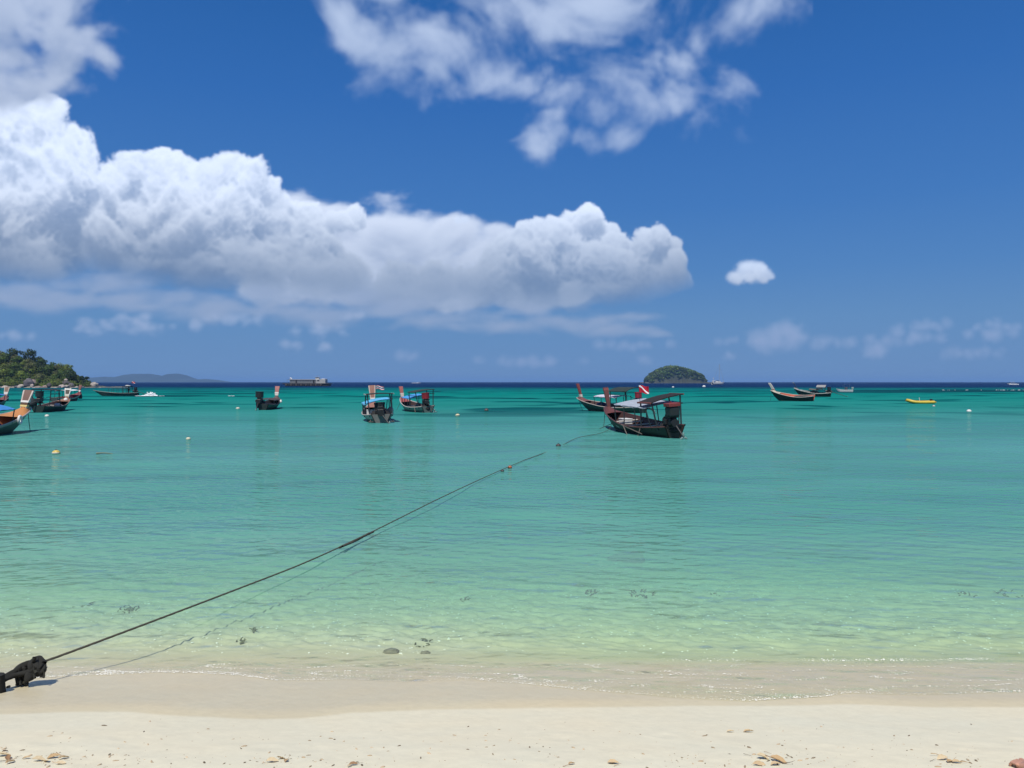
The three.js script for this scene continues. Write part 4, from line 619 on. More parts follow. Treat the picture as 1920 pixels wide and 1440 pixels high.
longtail('longtail_boat', 'dark longtail boat cut by the left edge, blue awning and brown prow', {
  px: -20, d: 81, head: -10, L: 8.4, hull: [0.03, 0.05, 0.04], band: [0.10, 0.13, 0.11], rail: [0.22, 0.20, 0.18], deck: [0.20, 0.07, 0.06], inside: [0.03, 0.025, 0.025], post: { h: 0.9, c: [0.22, 0.12, 0.08], lean: 0.15, w: 0.34, edge: [0.5, 0.42, 0.34] }, garland: [[0.5, 0.3, 0.26], [0.76, 0.74, 0.7], [0.74, 0.7, 0.66]],
  awning: { u0: 0.3, u1: 0.74, h: 1.35, c: BLUE }, roof: { u0: 0.22, u1: 0.62, h: 2.0, c: [0.012, 0.014, 0.018], w: 0.9 }, bundles: [{ u: 0.97, y: 0.85, z: 0.3, s: [0.2, 0.25, 0.15], c: [0.05, 0.06, 0.06], name: 'fender' }, { u: 0.5, y: 0.4, z: 0.8, s: [0.5, 0.35, 0.3], c: [0.012, 0.012, 0.014] }],
});
longtail('longtail_boat', 'dark green longtail boat with white edged prow post and flat black roof', {
  px: 102, d: 74.5, head: -13, L: 8.2, B: 2.0, hull: [0.018, 0.036, 0.028], band: [0.045, 0.06, 0.05], rail: [0.26, 0.18, 0.14], deck: [0.27, 0.14, 0.08], inside: [0.10, 0.05, 0.04], bench: [0.66, 0.62, 0.56], post: { h: 0.85, c: [0.06, 0.05, 0.035], lean: 0.14, w: 0.40, edge: [0.78, 0.76, 0.70], cap: [0.78, 0.76, 0.7] }, garland: [[0.74, 0.66, 0.5], [0.70, 0.66, 0.58]],
  roof: { u0: 0.06, u1: 0.40, h: 2.05, c: [0.012, 0.014, 0.018], w: 0.86 }, engine: { u: 0.05, y: 1.0, k: 1.1, drum: [0.014, 0.018, 0.02], z: -0.1, shaft: [-1.4, -0.6, -1.1] }, bundles: [{ u: 0.03, y: 0.75, z: -0.7, s: [0.42, 0.5, 0.5], c: [0.012, 0.022, 0.026], name: 'tarpaulin' }, { u: 0.5, y: 0.55, z: 0.4, s: [0.5, 0.2, 0.3], c: [0.6, 0.58, 0.55], seed: 4, name: 'bundle' }, { u: 0.93, y: 1.0, z: 0.1, s: [0.18, 0.18, 0.2], c: [0.75, 0.73, 0.7], name: 'fender' }],
});
longtail('longtail_boat', 'longtail boat with red band and white collar half hidden behind the dark green one', {
  px: 128, d: 112, head: -6, L: 8.2, hull: [0.05, 0.07, 0.065], band: [0.55, 0.53, 0.5], bandTo: 0.18, rail: [0.3, 0.14, 0.08], deck: [0.24, 0.06, 0.06], inside: [0.20, 0.02, 0.05], post: { h: 1.0, c: [0.18, 0.05, 0.042], lean: 0.2, w: 0.30 }, garland: [[0.76, 0.75, 0.72], [0.76, 0.75, 0.72], [0.05, 0.05, 0.05]], awning: { u0: 0.25, u1: 0.72, h: 1.5, c: [0.68, 0.72, 0.70] }, bundles: [{ u: 0.98, y: 0.55, z: 0.3, s: [0.3, 0.5, 0.25], c: [0.02, 0.03, 0.04], name: 'fender' }],
});

// ---- white goods standing in two of the boats
function coolBox(boat, [x, y, z], [w, h, d], label) { boat.updateMatrixWorld(true); const t = thing('cool_box', label, 'cool box', [0, 0, 0]); t.position.copy(boat.localToWorld(new THREE.Vector3(x, y, z))); t.rotation.y = boat.rotation.y; put('body', box(w, h, d, 0, h / 2, 0, 0.03), white, t); put('lid', box(w + 0.03, 0.07, d + 0.03, 0, h + 0.036, 0, 0.025), white, t); }
coolBox(boatN, [-2.1, 0.42, -0.35], [0.45, 0.36, 0.95], 'white box across the stern of the boat with pale blue awning');
coolBox(boatA, [1.75, 0.34, 0.1], [0.9, 0.26, 0.5], 'white box amidships in the dive flag boat');

// ---- motor boat, dinghy, sailing boat, ferry, speed boats
function loftHull(L, B, h, o = {}) { const bow = o.bow ?? 0.4; return grid(22, 13, (j, i) => { const u = j / 21, v = (i - 6) / 6, s = Math.abs(v), b = B / 2 * (u > 0.55 ? Math.max(0.01, 1 - ((u - 0.55) / 0.45) ** 2.2) : 0.92 + 0.08 * u / 0.55), top = h + bow * Math.max(0, (u - 0.5) / 0.5) ** 2, k = -0.25 + 0.5 * Math.max(0, (u - 0.75) / 0.25) ** 2; return { p: [-L / 2 + u * L * 0.93 + 0.07 * L * s * smoothstep(u, 0.6, 1), lerp(k, top, s), Math.sign(v) * b * s ** 0.16], uv: [u, v] }; }, true); }
function loftDeck(L, B, h, o = {}) { const bow = o.bow ?? 0.4; return grid(22, 7, (j, i) => { const u = j / 21, w = (i - 3) / 3, b = B / 2 * (u > 0.55 ? Math.max(0.01, 1 - ((u - 0.55) / 0.45) ** 2.2) : 0.92 + 0.08 * u / 0.55), top = h + bow * Math.max(0, (u - 0.5) / 0.5) ** 2; return { p: [-L / 2 + u * L * 0.93 + 0.07 * L * smoothstep(u, 0.6, 1), top - 0.03 + 0.05 * (1 - w * w), w * b * 0.98], uv: [u, w] }; }); }
{
  const d = 212, t = thing('motor_boat', 'small white motor boat with canopy and outboards, right of the longtails', 'boat', [XofPx(1583, d), 0, -d], Math.PI * 0.95);
  put('hull', loftHull(4.2, 1.8, 0.62), white, t); put('deck', loftDeck(4.2, 1.8, 0.62), white, t); put('console', box(0.6, 0.8, 0.8, -0.5, 1.0, 0), paint([0.06, 0.07, 0.09]), t);
  put('canopy', box(1.7, 0.08, 1.5, -0.5, 2.15, 0), paint([0.05, 0.08, 0.18]), t); for (const x of [-1.2, 0.2]) for (const s of [-1, 1]) put('canopy_post', bar([x, 0.6, s * 0.65], [x, 2.12, s * 0.68], 0.03), steel, t);
  for (const s of [-1, 1]) put('outboard_motor', merged([box(0.4, 0.45, 0.3, -2.15, 1.15, s * 0.3), box(0.14, 0.9, 0.14, -2.15, 0.5, s * 0.3)]), paint([0.3, 0.4, 0.38]), t);
}
{
  const d = 99, t = thing('inflatable_dinghy', 'yellow inflatable dinghy floating empty on the right', 'dinghy', [XofPx(1725, d), 0.16, -d], Math.PI * 0.96), yel = paint([0.66, 0.46, 0.05], 0.5);
  for (const s of [-1, 1]) put('side_tube', tube([[-1.5, 0.04, s * 0.55], [0, 0.02, s * 0.58], [0.9, 0.08, s * 0.5], [1.45, 0.24, s * 0.2], [1.6, 0.28, 0]], 0.2, 0.19, 24, 10), yel, t);
  for (const s of [-1, 1]) put('cone_end', new THREE.ConeGeometry(0.2, 0.35, 10).rotateZ(Math.PI / 2).translate(-1.67, 0.04, s * 0.55), yel, t);
  put('floor', box(2.4, 0.05, 0.8, -0.2, -0.08, 0), paint([0.2, 0.2, 0.2]), t); put('bench', box(0.24, 0.06, 1.0, -0.2, 0.16, 0), paint([0.55, 0.5, 0.4]), t); put('outboard_motor', merged([box(0.3, 0.26, 0.22, -1.35, 0.32, 0), box(0.1, 0.5, 0.1, -1.45, 0.0, 0)]), black, t); put('oar', bar([0.0, 0.18, 0.1], [0.05, 0.62, 0.12], 0.03), white, t);
}
{
  const d = 800, t = thing('sailing_boat', 'white sailing boat with bare masts anchored beside the islet', 'sailing boat', [XofPx(1347, d), 0, -d], Math.PI * 0.08);
  put('hull', loftHull(14, 4.4, 2.2, { bow: 0.6 }), white, t); put('deck', loftDeck(14, 4.4, 2.2, { bow: 0.6 }), white, t); put('cabin', box(5.6, 1.3, 3, -1, 2.8, 0, 0.3), white, t); put('cabin_window', box(2.6, 0.3, 3.06, -0.4, 3.0, 0, 0.05), black, t); put('bimini', box(2.8, 0.3, 2.8, -4.4, 4.3, 0), white, t); put('furled_sail', bar([0.8, 4.0, 0], [-3.2, 4.1, 0], 0.26), paint([0.03, 0.04, 0.07]), t);
  put('mast', bar([1.0, 1.4, 0], [1.0, 21.5, 0], 0.16), std(0.35, 0.37, 0.4, 0.5), t); for (const y of [9, 15]) put('spreader', bar([1, y, -1.1], [1, y, 1.1], 0.06), steel, t); put('forestay', bar([6.6, 2, 0], [1.0, 21, 0], 0.09), std(0.3, 0.32, 0.36, 0.5), t); put('backstay', bar([-6.3, 1.6, 0], [1.0, 21.2, 0], 0.05), steel, t); put('wind_generator', merged([bar([-6, 1.5, 0.5], [-6, 6.5, 0.5], 0.08), new THREE.SphereGeometry(0.5, 8, 6).scale(1, 1, 0.4).translate(-6, 6.6, 0.5)]), white, t); put('dinghy_arch', box(0.6, 2.2, 3.6, -6.2, 3.1, 0), white, t);
}
{
  const d = 505, k = d / F, X0 = XofPx(577, d), t = thing('ferry', 'low black hulled ferry with white cabins and pilothouse on the horizon', 'ferry', [X0, 0, -d]), cream = paint([0.42, 0.42, 0.40], 0.6), P = (px) => (px - 577) * k;
  put('hull', merged([box(P(618) - P(537), 1.7, 7.5, (P(618) + P(537)) / 2, 0.75, 0, 0.2), box(P(620) - P(533), 0.7, 8.2, (P(620) + P(533)) / 2, 1.55, 0, 0.15)]), black, t);
  for (let i = 0; i < 15; i++) put('tyre_fender', new THREE.TorusGeometry(0.42, 0.17, 7, 14).translate(P(540 + i * 4.6), 0.95, 4.2), i % 2 ? paint([0.05, 0.045, 0.045]) : paint([0.14, 0.11, 0.09]), t);
  const cab = put('cabin', box(P(601) - P(546), 2.2, 6, (P(601) + P(546)) / 2, 3.0, 0, 0.1), paint([0.17, 0.18, 0.19]), t); put('cabin_roof', box(P(603) - P(545), 0.35, 6.6, (P(603) + P(545)) / 2, 4.3, 0, 0.1), cream, t);
  put('fore_cabin', (() => { const s = new THREE.Shape(); s.moveTo(P(595), 1.9); s.lineTo(P(612), 1.9); s.lineTo(P(612), 4.4); s.lineTo(P(606), 4.6); s.lineTo(P(595), 4.3); const g = new THREE.ExtrudeGeometry(s, { depth: 6.2, bevelEnabled: true, bevelSize: 0.06, bevelThickness: 0.06, bevelSegments: 2 }); return g.translate(0, 0, -3); })(), cream, t);
  put('bow_screen', box(P(611.5) - P(605), 1.6, 6.4, P(608), 4.1, 0, 0.2), white, t); put('pilothouse', box(P(598.5) - P(592), 1.3, 3, P(595.5), 5.0, 0, 0.15), white, t); put('pilothouse_roof', box(P(600) - P(590.5), 0.22, 3.6, P(595.3), 5.9, 0, 0.08), cream, t); put('pilothouse_window', box(P(598) - P(592.3), 0.5, 3.06, P(595.3), 5.3, 0, 0.04), black, t);
  put('doorway', box(0.9, 2.0, 0.1, P(558), 2.9, 3.02, 0.03), black, cab); put('doorway', box(1.0, 2.0, 0.1, P(590.5), 2.9, 3.02, 0.03), black, t); for (const px of [549, 566, 571, 576, 580, 584]) put('window', box(0.9, 0.6, 0.1, P(px), 3.5, 3.02, 0.03), paint([0.10, 0.12, 0.14]), cab); put('window', box(1.4, 0.8, 0.1, P(599), 3.6, 3.24, 0.03), black, t);
  put('stern_frame', merged([bar([P(541), 1.9, 3], [P(541), 4.1, 3], 0.07), bar([P(541), 4.1, 3], [P(546), 4.7, 3], 0.07), bar([P(541), 4.1, -3], [P(541), 1.9, -3], 0.07), bar([P(541), 4.1, 3], [P(541), 4.1, -3], 0.07)]), steel, t); put('life_raft', new THREE.CapsuleGeometry(0.45, 0.8, 4, 10).rotateZ(0.9).translate(P(546.5), 5.0, 1), white, t); put('mast', bar([P(595), 5.9, 0], [P(595), 7.3, 0], 0.07), steel, t);
}
function speedBoat(px, d, turn, label) { const t = thing('speed_boat', label, 'speed boat', [XofPx(px, d), 0.2, -d], turn); put('hull', loftHull(9, 2.6, 0.9), white, t); put('deck', loftDeck(9, 2.6, 0.9), white, t); put('canopy', box(4, 0.2, 2.2, -0.5, 2.4, 0), white, t); put('windscreen', box(0.2, 1.0, 2, 1.6, 1.4, 0), black, t); return t; }
speedBoat(786, 1700, 0.1, 'tiny white speed boat on the horizon above the blue awning boats');
speedBoat(1897, 760, Math.PI - 0.1, 'tiny white speed boat near the right edge below the horizon');

// ---------------------------------------------------------------- wakes and surf
function foam(name, label, make, n, seed, m) { const r = rng(seed), g = new THREE.IcosahedronGeometry(1, 1), im = new THREE.InstancedMesh(g, m, n), M = new THREE.Matrix4(); for (let i = 0; i < n; i++) { const [x, y, z, sx, sy, sz] = make(r); M.makeRotationY(r() * 6.28).scale(new THREE.Vector3(sx, sy, sz)).setPosition(x, y, z); im.setMatrixAt(i, M); } im.name = numbered(name); im.userData.kind = 'stuff'; im.userData.label = label; im.castShadow = im.receiveShadow = true; scene.add(im); }
const foamM = std(0.85, 0.87, 0.87, 0.9);
{ const d = 152; foam('wake_spray', 'burst of white spray behind the moving boat at the left', (r) => { const k = r(), x = XofPx(268 + 26 * k, d), h = (0.25 + 0.6 * r()) * Math.exp(-(((k - 0.45 - 0.2 * r()) / 0.25) ** 2)), s = 0.04 + 0.10 * r(); return [x, 0.03 + h * r(), -d + (r() - 0.5) * 1.2, s * 1.6, s * 0.8, s]; }, 420, 12, foamM);
  foam('wake_foam', 'thin white foam trail behind the moving boat at the left', (r) => { const px = 255 + 205 * r() ** 1.3, s = 0.03 + 0.07 * r(); if ((N3(px / 13, 3, 8) < 0.22 || r() < 0.55) && px > 294) return [XofPx(280, d), 0.02, -d, 0.05, 0.02, 0.05]; return [XofPx(px, d), 0.03, -d + (r() - 0.5) * 1.6, s * 3, s * 0.5, s]; }, 420, 13, foamM); }
foam('breaking_wave', 'thin white line of a breaking wave far out at the right', (r) => { const px = 1740 + 200 * r(), d = 258, s = 0.03 + 0.07 * r(); const k = (N3(px / 16, 1, 4) > 0.12 && r() < 0.5) || px > 1868; return k ? [XofPx(px, d), 0.05, -d + (r() - 0.5) * 1.5, s * 5, s * 0.9, s] : [XofPx(1890, d), 0.02, -d, 0.05, 0.02, 0.05]; }, 80, 14, foamM);
foam('wake_foam', 'white wake of the speed boat on the horizon', (r) => { const px = 772 + 15 * r(), d = 1700; return [XofPx(px, d), 0.2 + 0.8 * r() * (px - 770) / 16, -d + (r() - 0.5) * 4, 0.6 + r(), 0.3, 0.6]; }, 120, 15, foamM);
foam('wake_foam', 'white wake of the speed boat near the right edge', (r) => { const px = 1893 + 16 * r(), d = 760 - 0.9 * (px - 1893); return [XofPx(px, d), 0.1 + 0.4 * r(), -d, 0.4 + 0.5 * r(), 0.2, 0.5]; }, 120, 16, foamM);
{ // the lip of foam along the edge of the swash: beads a few millimetres to a centimetre high
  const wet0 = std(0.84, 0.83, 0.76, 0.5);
  foam('swash_foam', 'thin broken line of foam along the edge of the swash', (r) => { const x = -6.2 + 12.4 * r(), k = clamp(0.5 + 1.6 * N3(x * 0.7, 2, 9), 0, 1), back = r() < 0.6 ? 0.01 + 0.10 * r() * r() : 0.1 + 0.35 * r() * r(), d = swash(x) + back, s = (0.0015 + 0.0036 * r() * r()) * (0.35 + 0.65 * k) * (back > 0.12 ? 0.7 : 1); return [x, sandY(x, d) + 0.008, -d, s * (1.5 + 2 * r()), s * 0.6, s]; }, 3800, 21, wet0);
  foam('swash_foam', 'fine curving foam lines left on the thin sheet of water', (r) => { for (;;) { const x = -6.2 + 12.4 * r(), lo = swash(x), d = lerp(lo, Math.max(lo + 0.2, 7.55), r()), v = Math.abs(N3(x * 0.75, d * 3.4, 77)); if (v > 0.030) continue; const s = (0.0012 + 0.0022 * r() * r()); return [x, sandY(x, d) + 0.013, -d, s * (2 + 3 * r()), s * 0.6, s]; } }, 2600, 22, wet0);
  foam('wavelet_sparkle', 'white beads added as sun glitter along the crest of the small wave on the right', (r) => { const x = 0.6 + 5.4 * Math.sqrt(r()), d = 7.62 + 0.10 * N3(x * 0.35, 0, 5) + 0.10 * (r() - 0.35), k = clamp(0.4 + 1.8 * N3(x * 1.3, 6, 9), 0.1, 1), s = (0.0016 + 0.004 * r() * r()) * k; return [x, Math.max(sandY(x, d), 0) + 0.034, -d, s * 2, s * 0.7, s]; }, 900, 23, wet0);  // sun glints on the crest, modelled as white beads
  foam('sparkle_bits', 'white bits added on the bottom to stand for sun sparkle in the shallows', (r) => { const d = 8.0 + 6.5 * r(), x = (r() - 0.5) * 2 * (0.70 * d + 0.6), s = (0.004 + 0.010 * r() * r()) * (0.6 + d / 18), k = N3(x * 0.6, d * 0.5, 5) > -0.05 || r() < 0.3 ? 1 : 0.3; return [x, sandY(x, d) + s * 0.25, -d, s * 1.5 * k, s * 0.45 * k, s * k]; }, 5200, 24, std(0.92, 0.92, 0.86, 0.7));  // white bits added on the bed as sun flecks and caustic mottling
}

// ---------------------------------------------------------------- buoys, floats, weed, stones under water
function buoy(name, label, px, py, R, c, more = []) { const d = Dof(py), t = thing(name, label, name === 'rope_float' ? 'float' : 'buoy', [XofPx(px, d), 0, -d]); put('float', new THREE.SphereGeometry(R, 14, 10).scale(1.15, 0.9, 1).translate(0, R * 0.25, 0), paint(c, 0.5), t); put('eye', new THREE.TorusGeometry(R * 0.22, R * 0.07, 6, 10).translate(0, R * 1.2, 0), iron, t); for (const m of more) put('collar', new THREE.TorusGeometry(R * 1.0, R * 0.16, 6, 16).rotateX(Math.PI / 2).translate(0, m * R, 0), white, t); return t; }
buoy('mooring_buoy', 'yellow and white mooring buoy nearest the beach on the left', 105, 851, 0.13, [0.62, 0.46, 0.10], [0.3]);
buoy('mooring_buoy', 'small pale mooring buoy left of the middle, midway to the beach', 353, 824, 0.10, [0.6, 0.58, 0.42]);
buoy('mooring_buoy', 'small pale buoy below the stern of the white prowed boat', 88, 781, 0.15, [0.7, 0.68, 0.6]);
buoy('mooring_buoy', 'white and yellow buoy between the blue boats and dive flag boat', 858, 780, 0.16, [0.64, 0.58, 0.3], [0.5]);
buoy('mooring_buoy', 'dark low buoy between the blue boats and dive flag boat', 912, 770, 0.18, [0.09, 0.06, 0.05]);
buoy('mooring_buoy', 'large white buoy at the right below the yellow dinghy', 1817, 772, 0.19, [0.74, 0.74, 0.7]);
buoy('mooring_buoy', 'small pale buoy just right of the yellow dinghy', 1751, 762, 0.13, [0.5, 0.5, 0.48]);
buoy('mooring_buoy', 'white buoy far out right of the islet, near the sailing boat', 1320, 725.5, 0.8, [0.75, 0.75, 0.74]);
buoy('mooring_buoy', 'pale buoy left of the small stern view boat', 446, 767, 0.18, [0.55, 0.56, 0.46]);
buoy('mooring_buoy', 'tiny white buoy far out below the islet', 1262, 726.5, 0.5, [0.7, 0.7, 0.7]);
buoy('rope_float', 'orange float on the mooring rope towards the dive flag boat', 956, 877, 0.06, [0.42, 0.12, 0.05]);
buoy('rope_float', 'dark float on the mooring rope beside the orange one', 942, 884, 0.05, [0.05, 0.05, 0.05]);
buoy('rope_float', 'dark float farther along the mooring rope near the dive flag boat', 1047, 837, 0.10, [0.05, 0.04, 0.04]);
{
  const weedM = std(0.17, 0.18, 0.12, 0.9), stoneM = new THREE.MeshStandardMaterial({ color: new THREE.Color().setRGB(0.24, 0.23, 0.18), vertexColors: true, roughness: 0.9 });
  const bed = (px, py) => { let d = Dof(py); for (let i = 0; i < 30; i++) d = (EYE - sandY(XofPx(px, d), d)) / (py - HORIZON) * F; return [XofPx(px, d), sandY(XofPx(px, d), d), d]; };
  const stone = (px, py, s, label, seed) => { const [x, y, d] = bed(px, py), o = put('sunken_stone', rockGeometry(seed, s, s * 0.4, s * 0.7, 3), stoneM); o.position.set(x, y + s * 0.12, -d); say(o, label, 'stone'); };
  stone(733, 1224, 0.085, 'dark stone under the clear water near the shore, left of centre', 2); stone(797, 1225, 0.05, 'small dark stone under water, right of the bigger one', 5); stone(1175, 1052, 0.34, 'larger dark patch of stone on the bottom right of centre', 12);
  const weed = (px, py, n, spread, label, seed, group) => { const r = rng(seed), [x, y, d] = bed(px, py), parts = []; for (let i = 0; i < n; i++) { const a = r() * 6.28, R = spread * 1.1 * Math.sqrt(r()), bx = Math.cos(a) * R, bz = Math.sin(a) * R * 1.4, l = 0.03 + 0.055 * r(), b = r() * 6.28; parts.push(tube([[bx, 0, bz], [bx + Math.cos(b) * l * 0.4, l * 0.35, bz + Math.sin(b) * l * 0.3], [bx + Math.cos(b) * l, l * 0.45, bz + Math.sin(b) * l * 0.6]], 0.012, 0.004, 5, 4)); } const t = thing('seaweed', label, 'seaweed', [x, y, -d], 0, group); put('frond_clump', merged(parts), weedM, t).userData.kind = 'stuff'; };
  weed(792, 1208, 12, 0.10, 'weed scraps under water between the two stones near the shore', 41); weed(1106, 1114, 16, 0.10, 'dark seaweed clump under water right of centre, left one of two', 31); weed(1204, 1118, 18, 0.16, 'dark seaweed clump under water right of centre, right one of two', 32); weed(1893, 1116, 16, 0.16, 'dark seaweed clump under water at the right edge', 33); weed(162, 1134, 14, 0.10, 'dark seaweed clump under water far left, left one of two', 34); weed(236, 1147, 18, 0.16, 'dark seaweed clump under water far left, right one of two', 35); weed(866, 1127, 10, 0.08, 'small seaweed tuft under water just left of the picture middle', 36); weed(452, 1204, 6, 0.05, 'tiny seaweed scrap in the shallows below the mooring rope', 37); weed(472, 1189, 5, 0.05, 'tiny seaweed scrap in the shallows just above another scrap', 38); weed(1810, 1120, 8, 0.1, 'thin seaweed tuft under water left of the clump at the right edge', 39); weed(1340, 1116, 7, 0.08, 'thin seaweed tuft under water, right of the two clumps', 40);
  { const [x, , d] = [XofPx(195, Dof(851)), 0, Dof(851)], o = put('driftwood', tube([[-0.3, 0.01, 0], [0, 0.03, 0.05], [0.35, 0.0, 0.02]], 0.03, 0.012, 8, 6), weedM); o.position.set(x, 0.01, -d); say(o, 'dark scrap of driftwood floating right of the yellow white buoy', 'driftwood'); }
}

// ---------------------------------------------------------------- the mooring rope and its knot
{
  const W = (px, py, d) => [XofPx(px, d), EYE - (py - HORIZON) / F * d, -d];
  const t = thing('mooring_rope', 'long dark mooring rope from the beach knot across the water to the boats', 'rope');
  boatA.updateMatrixWorld(true); const bowA = boatA.localToWorld(new THREE.Vector3(4.2, 0.9, 0.2));
  const rp = new THREE.MeshStandardMaterial({ color: new THREE.Color().setRGB(0.075, 0.068, 0.05), roughness: 0.95 });
  const strand = (pts, r, seg) => { // three-strand twist
    const c = new THREE.CatmullRomCurve3(pts.map((p) => new THREE.Vector3(...p)), false, 'centripetal'), g = new THREE.TubeGeometry(c, seg, r, 8, false), p = g.attributes.position, n = g.attributes.normal; const len = c.getLength();
    for (let i = 0; i <= seg; i++) for (let j = 0; j <= 8; j++) { const q = i * 9 + j, k = r * 0.14 * Math.cos(3 * (j / 8 * 2 * Math.PI) + i / seg * len * 42); p.setXYZ(q, p.getX(q) + n.getX(q) * k, p.getY(q) + n.getY(q) * k, p.getZ(q) + n.getZ(q) * k); } g.computeVertexNormals(); return g; };
  put('line', strand([W(70, 1244, 6.72), W(84, 1240, 6.8), W(240, 1182.5, 7.7), W(460, 1099, 9.8), W(560, 1060, 11.1), W(637, 1026, 12.5), W(700, 996, 13.9), W(820, 936.5, 17.4), W(900, 899, 21.5), W(945, 879, 24.4), W(985, 862, 27.4)], 0.0105, 900), rp, t);
  put('sunken_line', strand([W(985, 862, 27.4), W(1010, 853, 29.4), W(1047, 838.5, 33), W(1080, 822, 37), [bowA.x - 0.5, 0.15, bowA.z + 3.2], [bowA.x, bowA.y, bowA.z]], 0.012, 200), rp, t);
  put('frayed_wrap', merged([strand([W(636, 1027, 12.5), W(660, 1016, 13.0), W(700, 997, 13.9)], 0.019, 40), strand([W(640, 1026, 12.5), W(668, 1014, 13.2), W(690, 1001, 13.7)].map(([x, y, z]) => [x + 0.015, y + 0.01, z]), 0.016, 30)]), new THREE.MeshStandardMaterial({ color: new THREE.Color().setRGB(0.05, 0.04, 0.03), roughness: 0.95 }), t);
  // knot where the line meets a heavier doubled rope
  const k = thing('knotted_rope', 'thick black rope with a big weedy knot at the left edge of the beach', 'rope'), dk = std(0.014, 0.014, 0.011, 0.95), dk2 = std(0.022, 0.022, 0.015, 0.95);
  const S = (px, py, d = 6.7) => W(px, py, d);
  put('heavy_line', strand([S(-70, 1312, 6.15), S(-30, 1294, 6.3), S(2, 1274, 6.5), S(24, 1262, 6.6), S(44, 1248, 6.68), S(62, 1243, 6.72), S(78, 1241, 6.74)], 0.028, 90), dk, k);
  put('heavy_line', strand([S(-70, 1316, 6.12), S(-28, 1298, 6.28), S(4, 1277, 6.48), S(26, 1267, 6.58), S(48, 1262, 6.62), S(66, 1254, 6.66), S(80, 1246, 6.7)], 0.022, 90), dk, k);
  const loop = (cx, cy, rx, ry, ph, tilt, r) => strand(Array.from({ length: 13 }, (_, i) => { const a = ph + i / 12 * 5.6; return W(cx + rx * Math.cos(a) + tilt * Math.sin(a), cy + ry * Math.sin(a), 6.7 + 0.05 * Math.cos(a * 1.3)); }), r, 60);
  put('knot', merged([loop(74, 1247, 7, 11, 0.5, 2, 0.026), loop(66, 1247, 9, 10, 2.1, -3, 0.027), loop(60, 1253, 11, 8, 3.4, 2, 0.026), loop(70, 1256, 8, 8, 5, 0, 0.024), loop(52, 1252, 12, 6, 1.2, 0, 0.024), loop(76, 1252, 6, 8, 4, 1, 0.02)]), dk, k);
  put('knot_tail', strand([W(62, 1242, 6.68), W(63, 1237, 6.66), W(64, 1233, 6.66)], 0.016, 10), dk, k);
  const r = rng(14);
  for (let i = 0; i < 44; i++) { const a = i < 30 ? 31 + 24 * r() ** 1.3 : 56 + 26 * r(), y0 = 1250 + 9 * r(), len = a < 56 ? 22 + 15 * r() : 6 + 12 * r(), d = 6.62 + 0.08 * r(); put('hanging_strand', strand([W(a, y0, d), W(a + (r() - 0.5) * 5, y0 + len * 0.5, d), W(a + (r() - 0.5) * 8, y0 + len, d - 0.02)], 0.004 + 0.009 * r(), 10), r() < 0.5 ? dk : dk2, k); }
  { const g2 = rockGeometry(4, 0.035, 0.05, 0.05, 2); g2.deleteAttribute('color'); const b = S(54, 1271, 6.62); put('weed_tuft', g2.translate(...b), dk, k); const g3 = rockGeometry(7, 0.014, 0.012, 0.02, 2); g3.deleteAttribute('color'); const c3 = S(15, 1288.5, 6.45); put('weed_tuft', g3.translate(...c3), dk, k); }
  const st = thing('mooring_post', 'dark stump in the sand at the left edge under the thick rope', 'post', [XofPx(-7, 6.4), 0, -6.4]), g = new THREE.CylinderGeometry(0.055, 0.075, 0.42, 12, 6), p = g.attributes.position; for (let i = 0; i < p.count; i++) { const q = 1 + 0.16 * N3(p.getX(i) * 30, p.getY(i) * 12, p.getZ(i) * 30); p.setX(i, p.getX(i) * q); p.setZ(i, p.getZ(i) * q); } g.computeVertexNormals(); put('stump', g.translate(0, sandY(XofPx(-7, 6.4), 6.4) - 0.06, 0), dk, st);
}

